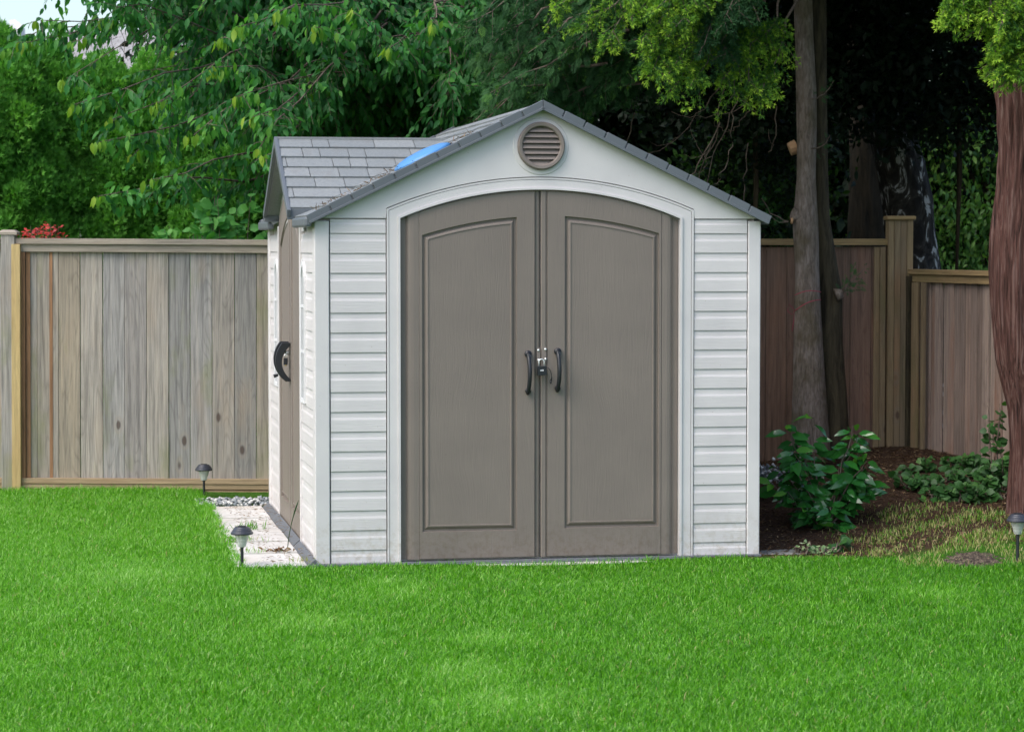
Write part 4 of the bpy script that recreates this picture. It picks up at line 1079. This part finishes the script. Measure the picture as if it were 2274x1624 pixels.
# darker feathery boughs
for _ in range(80):
    px = U(1030, 1420); py = U(-80, 300)
    if px > 1330 and py > 190: py = U(-40, 190)
    vb = U(.5, 1.0)
    e = at(px, py, U(15.6, 17.0)); s0 = e+A(U(.3, .9), U(.1, .6), U(.25, .7)); P = curve(s0, e, U(.0, .12), 8, .02)
    segs.append((P-tb, np.linspace(.012, .002, 8)))
    bough(P, LP, LD, LV, LS, .012, .13, .1, .5, (.06, .11), .6, .5); bough2(P[1:], TP, TD, TV, TS, 20, (.07, .2), 26, .08, vb, (.02, .045), .7, segs, tb, .22)
# upper crown outside the frame, shading the bed
for _ in range(170):
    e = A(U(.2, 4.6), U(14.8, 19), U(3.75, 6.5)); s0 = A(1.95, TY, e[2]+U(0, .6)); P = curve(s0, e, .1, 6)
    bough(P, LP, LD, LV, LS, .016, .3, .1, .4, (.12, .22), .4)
    segs.append((P-tb, np.linspace(.03, .004, 6)))
# small sprigs
for px, py, qx, qy, Y in ((1750, 492, 1700, 470, TY-.1), (1750, 492, 1690, 440, TY-.1), (1866, 650, 1900, 590, TY), (1870, 640, 1925, 585, TY), (1866, 655, 1915, 615, TY), (1800, 220, 1850, 180, TY-.1), (1800, 330, 1842, 300, TY-.1)):
    P = curve(at(px, py, Y), at(qx, qy, Y), -.03, 6, .006); segs.append((P-tb, np.linspace(.005, .0015, 6)))
    bough(P, LP, LD, LV, LS, .012, .05, .2, .5, (.03, .055), .1)
for k in range(13):   # thin bare arching twigs in the shade
    a = at(U(1280, 1760), U(150, 330), U(15.8, 16.9)); b_ = a+A(U(-.7, .1), U(-.3, .3), U(-.6, .05)); P = curve(a, b_, -U(.05, .25), 14, .014)
    segs.append((P-tb, np.linspace(.0045, .0015, 14)))
    if k % 2: c0 = P[6]; segs.append((curve(c0, c0+A(U(-.25, .15), 0, U(-.3, .02)), -.04, 5, .005)-tb, np.linspace(.003, .001, 5)))
for l in ([(1215, 420-190), (1200, 175), (1165, 155), (1110, 130)], [(1560, 165), (1450, 290), (1380, 340), (1290, 345), (1215, 330)], [(1700, 380), (1590, 420), (1520, 520)], [(1330, 255), (1270, 290), (1200, 345), (1160, 350), (1105, 335)]):
    pass
branch_np(segs, 'branches', M['bark_twig'], tr, 5)
P = np.concatenate(LP)-tb; D = np.concatenate(LD); n = len(P); print('cyp', n)
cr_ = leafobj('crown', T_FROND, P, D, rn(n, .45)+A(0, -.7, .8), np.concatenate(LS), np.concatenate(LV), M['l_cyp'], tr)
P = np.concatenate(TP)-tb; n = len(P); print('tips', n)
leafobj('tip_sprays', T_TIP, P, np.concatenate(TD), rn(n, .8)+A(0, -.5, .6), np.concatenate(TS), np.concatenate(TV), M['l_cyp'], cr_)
# string
mb = MB()
def ringpts(py0, py1, px0, px1, bulge=.0):
    return [at(px0+(px1-px0)*q, py0+(py1-py0)*q-6*math.sin(PI*q), TY-.175*0-.14-.06*math.sin(PI*q)) for q in np.linspace(0, 1, 10)]
stw = thing('string', 'faded red string tied around the grey trunk', 'string', at(1770, 655, TY-.2))
sl_ = at(1770, 655, TY-.2)
mb.tube([p-sl_ for p in ringpts(655, 648, 1764, 1822)], .0035, 6); mb.tube([p-sl_ for p in ringpts(690, 665, 1764, 1822)], .0035, 6)
mb.tube([at(a, b_, TY-.16)-sl_ for a, b_ in [(1764, 688), (1752, 675), (1748, 690), (1758, 698), (1763, 690), (1762, 712), (1758, 735)]], .003, 6)
so = mb.build('cord', M['string'], stw, smooth=True)

# red bark cedar
CY_ = 14.5
cb = at(2262, 1120, CY_); cb[2] = float(gh(cb[0], cb[1]))-.02
ct = thing('red_cedar_tree', 'red shaggy barked cedar trunk at the right edge with bright green tips', 'tree', cb)
cl = [(2300, 1180), (2292, 1100), (2290, 1000), (2285, 900), (2268, 800), (2262, 700), (2258, 600), (2260, 520), (2270, 420), (2278, 330), (2278, 250), (2272, 180), (2268, 100), (2265, 0), (2262, -300), (2262, -900)]
cwid = [70, 56, 50, 50, 57, 60, 60, 58, 55, 58, 62, 64, 62, 60, 50, 25]
shaped_trunk('trunk', [p-cb for p in wp(cl, CY_)], [w/F*CY_ for w in cwid], M['bark_cedar'], ct, 150, 420, .17, 17, .03, 5)
LP, LD, LV, LS = [], [], [], []; segs = []; TP, TD, TV, TS = [], [], [], []
for px, py, Y in [(2110, 10, 13.7), (2150, 30, 13.7), (2120, 40, 13.7), (2190, 60, 13.7), (2210, 110, 13.7), (2230, 160, 13.7), (2262, 150, 13.7), (2250, 90, 13.7), (2200, 20, 13.7), (2240, 20, 13.7), (2270, 60, 13.7), (2285, 170, 13.8), (2215, 150, 13.8), (2165, -10, 13.7), (2290, 110, 13.7), (2225, 60, 13.6)]:
    e = at(px, py, Y); s0 = at(2262, py-U(180, 330), CY_); P = curve(s0, e, U(.05, .15), 8, .02)
    segs.append((P-cb, np.linspace(.012, .002, 8))); bough2(P[3:], TP, TD, TV, TS, 50, (.06, .17), 40, .42, 1.25, (.02, .04), .35, segs, cb)
for _ in range(90):  # high boughs out of frame, added to block sky light
    e = A(U(2.0, 5.2), U(13.2, 17), U(3.6, 6.5)); s0 = A(cb[0], CY_, e[2]+U(0, .6)); P = curve(s0, e, .1, 6)
    bough(P, LP, LD, LV, LS, .025, .3, .2, .7, (.16, .3), .4); segs.append((P-cb, np.linspace(.03, .004, 6)))
branch_np(segs, 'branches', M['bark_twig'], ct, 5)
P = np.concatenate(LP)-cb; n = len(P)
cr_ = leafobj('crown', T_FROND, P, np.concatenate(LD), rn(n, .45)+A(0, -.7, .8), np.concatenate(LS), np.concatenate(LV), M['l_cyp'], ct)
P = np.concatenate(TP)-cb; n = len(P)
leafobj('tip_sprays', T_TIP, P, np.concatenate(TD), rn(n, .8)+A(0, -.5, .6), np.concatenate(TS), np.concatenate(TV), M['l_cyp'], cr_)

# birch behind the fence
BY = 19.2
bb = at(2025, 800, BY); bb[2] = 0
bt_ = thing('birch_tree', 'leaning birch trunk with black and white bark behind the fence post', 'tree', bb)
shaped_trunk('trunk', [p-bb for p in wp([(2040, 1000), (2030, 640), (2027, 560), (2018, 450), (1995, 350), (1975, 270), (1955, 180), (1940, 80), (1930, -100), (1925, -500)], BY)],
             [w/F*BY for w in (80, 66, 60, 58, 55, 52, 48, 45, 40, 30)], M['birch'], bt_, 60, 140, .12, 9, .05, 2)
def mass(name, label, c, r3, n, mat, size, tpl=T_DIA, vv=(.1, .7), trunk=.1, clumps=90, cs=.35, droop=0.0, group='dark evergreens behind the fence', base=None):
    c = np.array(c, float); b_ = A(c[0], c[1], 0)
    r = thing(name, label, 'tree', b_, (0, 0, 0), group)
    mb = MB(); mb.tube([(0, 0, 0), (.05, .02, c[2]*.6), (0, 0, c[2]+r3[2]*.6)], [trunk, trunk*.7, trunk*.2], 10)
    cc = rn(clumps); cc /= np.linalg.norm(cc, axis=1, keepdims=True); cc *= (U(.35, 1, clumps)**.5)[:, None]*np.array(r3)
    for k in range(0, clumps, 4): mb.tube([(0, 0, c[2]+cc[k][2]*.5-.2), cc[k]+A(0, 0, c[2])], [.03, .006], 5)
    mb.build('trunk', M['bark_dark'], r, smooth=True)
    idx = rng.integers(0, clumps, n); P = cc[idx]+rn(n, cs)*A(1, 1, .7)+A(0, 0, c[2])
    P[:, 2] = np.maximum(P[:, 2], .15)
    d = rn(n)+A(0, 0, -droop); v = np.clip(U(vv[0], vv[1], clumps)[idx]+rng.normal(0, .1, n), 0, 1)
    leafobj('crown', tpl, P, d, rn(n, .6)+A(0, -.3, .8), U(size[0], size[1], n), v, mat, r)
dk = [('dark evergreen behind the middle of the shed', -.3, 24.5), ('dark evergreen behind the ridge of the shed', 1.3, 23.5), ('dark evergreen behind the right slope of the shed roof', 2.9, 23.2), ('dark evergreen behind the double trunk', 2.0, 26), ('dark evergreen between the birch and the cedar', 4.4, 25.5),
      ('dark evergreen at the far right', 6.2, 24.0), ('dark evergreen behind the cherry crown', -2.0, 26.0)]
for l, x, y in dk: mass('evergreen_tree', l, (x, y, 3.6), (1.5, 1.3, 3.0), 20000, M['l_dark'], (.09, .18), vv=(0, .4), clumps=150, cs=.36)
mass('evergreen_tree', 'dark evergreen added to darken the top of the leaning birch', (3.25, 18.3, 3.75), (1.2, .45, 1.35), 20000, M['l_dark'], (.05, .10), vv=(0, .3), trunk=.03, clumps=120, cs=.18)  # leaf mass added so the upper birch sinks into darkness
mass('evergreen_tree', 'dark evergreen added to stand in for shade just behind the double trunk', (1.75, 18.3, 3.6), (1.0, .45, 1.3), 16000, M['l_dark'], (.05, .10), vv=(0, .45), trunk=.03, clumps=100, cs=.18)  # second leaf mass, added for the darkness it gives
mass('evergreen_tree', 'mid green leafy tree seen between shed roof and double trunk', (1.95, 19.6, 1.9), (.62, .55, 1.25), 9000, M['l_dark'], (.05, .09), T_OVAL, (.35, 1.0), .04, 70, .16)
mass('weeping_tree', 'light green weeping tree beyond the low fence right of the birch', (4.25, 22.3, 2.0), (.75, .6, 1.6), 14000, M['l_green'], (.05, .085), T_OVAL, (.2, 1.0), .06, 90, .2, 1.2, None)
mass('leafy_tree', 'yellow green leafy tree glimpsed just right of the double trunk', (3.05, 23.0, 1.6), (.5, .5, 1.0), 5000, M['l_green'], (.05, .09), T_OVAL, (.3, 1.0), .05, 50, .2, .3, None)
mass('leafy_tree', 'deep green tree filling behind the cherry branches', (-.9, 22.6, 2.9), (1.5, .6, 1.9), 22000, M['l_green'], (.06, .1), T_OVAL, (0, .6), .1, 140, .25, .4, None)
# dark moss trunk left of birch
db = at(1925, 800, 20.5); db[2] = 0
dt_ = thing('bare_trunk_tree', 'dark mossy trunk left of the leaning birch', 'tree', db)
shaped_trunk('trunk', [p-db for p in wp([(1920, 900), (1925, 520), (1925, 300), (1915, 0), (1915, -400)], 20.5)], [w/F*20.5 for w in (50, 42, 38, 34, 28)], M['bark_vdark'], dt_, 40, 80, .15, 9, .04, 4)

# --- broad leaved shrub over the fence, near the dormer
def shrub(name, label, cat, c, r3, n, mat, size, tpl=T_ROUND, vv=(.2, 1), stems=7, up=.2, dn=0, face=.8, group=None, young=True, tmin=.35):
    c = np.array(c, float); z0 = float(gh(c[0], c[1])) if c[1] < 19 else 0
    r = thing(name, label, cat, (c[0], c[1], z0), (0, 0, 0), group); h = c[2]-z0
    segs = []; LP, LD, LV = [], [], []
    for k in range(stems):
        e = rn(1)[0]; e = unit(e*A(1, 1, .7)+A(0, 0, .25))*np.array(r3)*U(.75, 1.0)+A(0, 0, h)
        P = curve(A(U(-.04, .04), U(-.04, .04), 0), e, U(-.05, .05), 9, .008); segs.append((P, np.linspace(.007, .002, 9)))
        m = n//stems; t_ = U(tmin, 1, m)**.8*8; s_ = np.clip(t_.astype(int), 0, 7); f = (t_-s_)[:, None]
        Q = P[s_]*(1-f)+P[s_+1]*f; th = U(0, 2*PI, m); o_ = np.stack([np.cos(th), np.sin(th), U(-.3, .5, m)], 1)
        Q = Q+o_*.015; LP.append(Q); LD.append(o_+A(0, -.2, up)+A(0, 0, -dn)); LV.append(np.clip(U(vv[0], vv[0]+(vv[1]-vv[0])*.6, m)+(.35*(t_ > 7.6) if young else 0), 0, 1))
    branch_np(segs, 'stems', M['bark_twig'], r, 5)
    P = np.concatenate(LP); m = len(P)
    leafobj('leaves', tpl, P, np.concatenate(LD), rn(m, .35)+A(0, -face, .7), U(size[0], size[1], m), np.concatenate(LV), mat, r)
    return r
shrub('lilac_shrub', 'broad leaved green shrub rising over the fence beside the dormer', 'shrub', tuple(at(520, 500, 17.6)), (.30, .12, .28), 300, M['l_lilac'], (.08, .135), stems=22, tmin=.8)
shrub('lilac_shrub', 'small sprig of round green leaves above the fence, left of the tall shrub', 'shrub', tuple(at(395, 530, 17.75)), (.16, .10, .13), 60, M['l_lilac'], (.07, .11), stems=7, tmin=.8)
shrub('red_leaf_shrub', 'dark red leaved shrub tips above the left fence post', 'shrub', tuple(at(95, 520, 17.8)), (.18, .10, .09), 420, M['l_red'], (.022, .045), T_OVAL, stems=22, tmin=.85)
# laurel bush
lb = at(1828, 1080, 14.75)
shrub('laurel_bush', 'glossy dark green laurel bush right of the shed', 'bush', tuple(lb+A(0, 0, .04)), (.37, .3, .46), 520, M['l_laurel'], (.085, .14), T_OVAL, (.15, .8), 34, .0, .25, .9)
# weeds
def weed(name, label, px, py, Y, w, h, n, mat, size, tpl=T_ROUND, stems=8, group=None, vv=(0, 1)):
    c = at(px, py, Y); return shrub(name, label, 'plant', tuple(c), (w, w*.8, h), n, mat, size, tpl, vv, stems, .1, .1, .8, group)
for i, (px, py, Y, w, l) in enumerate([(2065, 1060, 15.9, .22, 'leafy weed clump at the foot of the low fence'), (2100, 1085, 15.5, .22, 'broad leafy weed clump in the middle of the bare soil'), (2170, 1030, 16.0, .2, 'dark weed clump touching the low fence boards'), (2235, 1085, 15.1, .16, 'weed clump at the foot of the red trunk'), (2120, 1050, 16.0, .24, 'tallest leafy weed clump before the low fence'), (2180, 1070, 15.6, .2, 'dark leafy weed clump left of the red trunk foot'), (2030, 1085, 15.4, .16, 'small leafy weed at the left of the fence weeds'),
                                       (2215, 1040, 15.3, .14, 'leafy weed pressed against the red trunk'), (2140, 1105, 15.0, .18, 'low pale weed clump before the red trunk'), (2080, 1115, 15.1, .15, 'low weed clump at the edge of the bare soil')]):
    weed('weed_clump', l, px, py, Y, w, .10+.05*(i % 3 == 0), 170, M['l_weed'], (.04, .08), group='weeds at the fence foot')
shrub('vine', 'climbing green vine beside the red cedar trunk', 'vine', tuple(at(2212, 950, 15.4)), (.07, .06, .26), 46, M['l_weed'], (.05, .09), T_ROUND, (.1, .8), 5)
weed('young_plant', 'single large green leaf on a seedling at the lawn edge', 1850, 1212, 13.9, .07, .06, 14, M['l_weed'], (.05, .11), T_ROUND, 4)
weed('variegated_plant', 'small pale variegated plant left of the green seedling', 1783, 1222, 13.8, .05, .03, 26, M['l_var'], (.02, .035), T_ROUND, 5)
weed('variegated_plant', 'pale frilly variegated plant under the green seedling', 1832, 1222, 13.8, .07, .05, 60, M['l_var'], (.02, .035), T_ROUND, 7)
# litter: needles and dead leaves on the soil
n = 15000; X = U(1.0, 3.4, n); Y = U(13.6, 17.4, n); P = np.stack([X, Y, gh(X, Y)+.004], 1); d = rn(n)*A(1, 1, .18)
V, Fc, a_ = scatter(T_DIA, P, d, rn(n, .3)+A(0, 0, 1), U(.015, .045, n), U(0, 1, n)**1.6, np.full(n, .22)*U(.5, 2.5, n))
tag(npmesh('needle_litter', V, Fc, M['l_brown'], attr={'v': a_}), 'reddish brown needles and dead leaves covering the soil under the trees', 'litter', kind='stuff')
# grey stone / brush pile
n = 260; c = at(1718, 1050, 15.6); P = c+rn(n)*A(.10, .08, .03); P[:, 2] = np.maximum(P[:, 2], gh(P[:, 0], P[:, 1])); 
V, Fc, a_ = scatter((oct_v, oct_f), P, rn(n), rn(n), U(.008, .02, n), np.zeros(n))
tag(npmesh('gravel', V, Fc, M['pebble']), 'small pile of pale grey stones between shed and laurel', 'gravel', kind='stuff')
# mole hill
mb_n = 40; u_, v_ = np.meshgrid(np.linspace(-1, 1, mb_n), np.linspace(-1, 1, mb_n)); rr = u_**2+v_**2
hx = 2.49+u_*.19; hy = 13.32+v_*.25
hz = gh(hx, hy)-.012+.038*np.exp(-rr*2.2)+.006*np.sin(u_*17+v_*9)*np.exp(-rr)+rng.normal(0, .004, u_.shape)
ii = (np.arange(mb_n-1)[:, None]*mb_n+np.arange(mb_n-1)[None]).ravel(); Fm = np.stack([ii, ii+1, ii+mb_n+1, ii+mb_n], 1)
rr_f = (rr+.25*np.sin(5*np.arctan2(v_, u_)+1)*rr+rng.normal(0, .06, rr.shape)).ravel()[ii] < .9
mo = npmesh('molehill', np.stack([hx.ravel(), hy.ravel(), hz.ravel()], 1), Fm[rr_f], M['dirt'], smooth=False, loc=(2.49, 13.32, 0))
tag(mo, 'low grey mound of crumbled earth in the dry grass at the right', 'molehill')
# tufts and debris on slabs
def tuft(lx, ly, n, h, label, spread=.05, v=(.3, .7)):
    c = loc2w(lx, ly, .014); P = rn(n, spread)*A(1, .4, 0)
    d = rn(n, .35)+A(0, 0, 1)
    o_ = leafobj('grass_tuft', T_DIA, P, d, rn(n), U(h*.5, h, n), U(v[0], v[1], n), M['grass'], None, np.full(n, .10)); o_.location = c
    tag(o_, label, 'grass tuft', 'grass tufts between the slabs')
tuft(-.24, 1.60, 40, .08, 'green grass tuft growing in the middle slab seam')
tuft(-.36, 1.02, 60, .06, 'straw and green grass tuft in the seam near the front path light', .06, (.5, 1))
tuft(-.33, .50, 45, .05, 'dry grass tuft in the nearest slab seam', .07, (.6, 1))
tuft(-.40, 2.30, 16, .05, 'tiny grass tuft in the far slab seam', .03)
tuft(-.09, .02, 30, .06, 'dry straw tuft at the shed corner edging', .05, (.85, 1))
n = 60; c = loc2w(-.17, .55, .02); P = rn(n)*A(.06, .025, .008); P[:, 2] = np.abs(P[:, 2])
o_ = leafobj('dead_leaves', T_OVAL, P, rn(n)*A(1, 1, .4), rn(n, .5)+A(0, 0, 1), U(.015, .04, n), U(0, 1, n), M['l_brown'], None); o_.location = c; tag(o_, 'small heap of dead brown leaves on the slab by the side door', 'dead leaves')
mb = MB(); P = [tuple(loc2w(-.11+.0*q, .62-.25*q, .02+.30*q)-loc2w(-.11, .62, 0)+A(.04*q*q, 0, 0)) for q in np.linspace(0, 1, 10)]
mb.tube(P, [.0025]*6+[.003, .005, .004, .001], 6); o_ = mb.build('weed_stalk', M['l_weed'], None, smooth=True); o_.location = loc2w(-.11, .62, 0); tag(o_, 'thin seed stalk leaning against the near side wall', 'weed')
n = 350; q_ = np.stack([U(-.30, -.04, n), U(-.1, 2.9, n)], 1); P = np.array([loc2w(a, b_, .024+(.02 if a > -.1 else 0)) for a, b_ in q_])
V, Fc, a_ = scatter(T_DIA, P, rn(n)*A(1, 1, .1), rn(n, .2)+A(0, 0, 1), U(.015, .04, n), U(.4, 1, n), np.full(n, .2))
tag(npmesh('needle_litter', V, Fc, M['l_brown'], attr={'v': a_}), 'dry tan needles scattered along the shed edging', 'litter', kind='stuff')

n = 260; aa = U(0, 1, n); P = np.array([loc2w(EAVE_X+.05+.9*a, .02+U(0, .16)+.4*a*U(0, 1), zroof(EAVE_X+.05+.9*a)+.014) for a in aa])
V, Fc, a_ = scatter(T_DIA, P, rn(n)*A(1, 1, .1)+A(0, 0, .3), rn(n, .3)+A(0, 0, 1), U(.015, .045, n), U(.2, .9, n), np.full(n, .25))
tag(npmesh('needle_litter', V, Fc, M['l_brown'], attr={'v': a_}), 'brown needles caught on the roof behind the front edge', 'litter', kind='stuff')
# ------------------------------------------------------------ houses far behind
def house(label, x0, x1, y0, y1, eave, ridge, mat, axis='x', sky=False):
    c = A((x0+x1)/2, (y0+y1)/2, 0); r = thing('house', label, 'house', c); hx_, hy_ = (x1-x0)/2, (y1-y0)/2
    mb = MB(); mb.box(-hx_+.3, hx_-.3, -hy_+.3, hy_-.3, 0, eave); mb.build('wall', M['hwall'], r)
    mb = MB(); mb.add([(-hx_, -hy_, eave-.1), (hx_, -hy_, eave-.1), (hx_, 0, ridge), (-hx_, 0, ridge), (-hx_, hy_, eave-.1), (hx_, hy_, eave-.1)], [(0, 1, 2, 3), (3, 2, 5, 4), (0, 3, 4), (1, 5, 2), (0, 4, 5, 1)])
    rf = mb.build('roof', mat, r)
    if sky:
        sl = (ridge-eave+.1)/hy_; zc = lambda y: eave-.1+sl*(y+hy_)
        sx = at(40, 70, y0+2)[0]-c[0]; yy = -hy_+2.2
        mb = MB(); V = []
        for (a, b_) in ((-.55, -.8), (.25, -.8), (.55, .8), (-.25, .8)): V.append((sx+a, yy+b_, zc(yy+b_)+.02))
        V += [(p[0], p[1], p[2]+.14) for p in V]; mb.add(V, [(4, 5, 6, 7), (0, 1, 5, 4), (1, 2, 6, 5), (2, 3, 7, 6), (3, 0, 4, 7)]); mb.build('skylight', M['paleplastic'], rf)
xr = at(75, 800, 48)[0]
# left house: hipped end sloping down to the right
h1 = thing('house', 'grey roofed house with skylight at the top left corner', 'house', (-14, 50, 0))
def W(px, py, Y): return at(px, py, Y)-A(-14, 50, 0)
e0 = at(75, 95, 48)[2]
mb = MB(); mb.box(-6, W(60, 100, 48)[0]-.3, -2+.3, 6, 0, e0-.8); mb.build('wall', M['hwall'], h1)
p0 = W(-500, 130, 47); p1 = W(95, 130, 47); rg = W(-20, 40, 51); rg0 = W(-500, 40, 51); bk = p1+A(0, 9, 0); bk0 = p0+A(0, 9, 0)
mb = MB(); mb.add([p0, p1, rg, rg0, bk, bk0], [(0, 1, 2, 3), (1, 4, 2), (3, 2, 4, 5), (0, 5, 4, 1), (0, 3, 5)]); rf = mb.build('roof', M['hroof2'], h1)
nn = unit(np.cross(p1-p0, rg0-p0)); 
def onroof(px, py):
    d = _ray(px, py); o_ = A(0, 0, H)-A(-14, 50, 0); s_ = np.dot(p0-o_, nn)/np.dot(d, nn); return o_+d*s_
V = [onroof(22, 62)+nn*.0, onroof(34, 60), onroof(56, 78), onroof(44, 82)]; nz = nn if nn[2] > 0 else -nn
mb = MB(); V = V+[p+nz*.15 for p in V]; mb.add(V, [(4, 5, 6, 7), (0, 1, 5, 4), (1, 2, 6, 5), (2, 3, 7, 6), (3, 0, 4, 7)]); mb.build('skylight', M['paleplastic'], rf)
c1 = at(300, 300, 40)
zr = at(300, 66, 44)[2]; ze = at(300, 160, 41)[2]
house('brown shingled house roof showing between hedge and cherry leaves', at(110, 100, 43)[0], at(900, 100, 43)[0], 40.5, 47.5, ze, zr, M['hroof'])

# ------------------------------------------------------------ light and render settings
w = bpy.data.worlds.new('World'); bpy.context.scene.world = w; w.use_nodes = True
t = w.node_tree; t.nodes.clear()
SUN_EL, SUN_AZ = math.radians(50), math.radians(-128)     # azimuth from +Y, clockwise
sk = t.nodes.new('ShaderNodeTexSky'); sk.sky_type = 'NISHITA'; sk.sun_disc = False
sk.sun_elevation = SUN_EL; sk.sun_rotation = SUN_AZ; sk.air_density = 1.0; sk.dust_density = 2.8; sk.ozone_density = 1
bg = t.nodes.new('ShaderNodeBackground'); bg.inputs[1].default_value = .15
ow = t.nodes.new('ShaderNodeOutputWorld'); t.links.new(sk.outputs[0], bg.inputs[0]); t.links.new(bg.outputs[0], ow.inputs[0])
sd = bpy.data.lights.new('sun', 'SUN'); sd.energy = 1.1; sd.angle = math.radians(45); sd.color = (1, .98, .95)
so_ = bpy.data.objects.new('sun', sd); C.objects.link(so_)
dirv = Vector((math.sin(SUN_AZ)*math.cos(SUN_EL), math.cos(SUN_AZ)*math.cos(SUN_EL), math.sin(SUN_EL)))
so_.rotation_euler = dirv.to_track_quat('Z', 'Y').to_euler()
S = bpy.context.scene
S.view_settings.view_transform = 'Standard'; S.view_settings.look = 'None'; S.view_settings.exposure = 1.0; S.view_settings.gamma = 1
S.render.engine = 'CYCLES'
S.cycles.max_bounces = 6; S.cycles.diffuse_bounces = 3; S.cycles.transmission_bounces = 4; S.cycles.transparent_max_bounces = 4
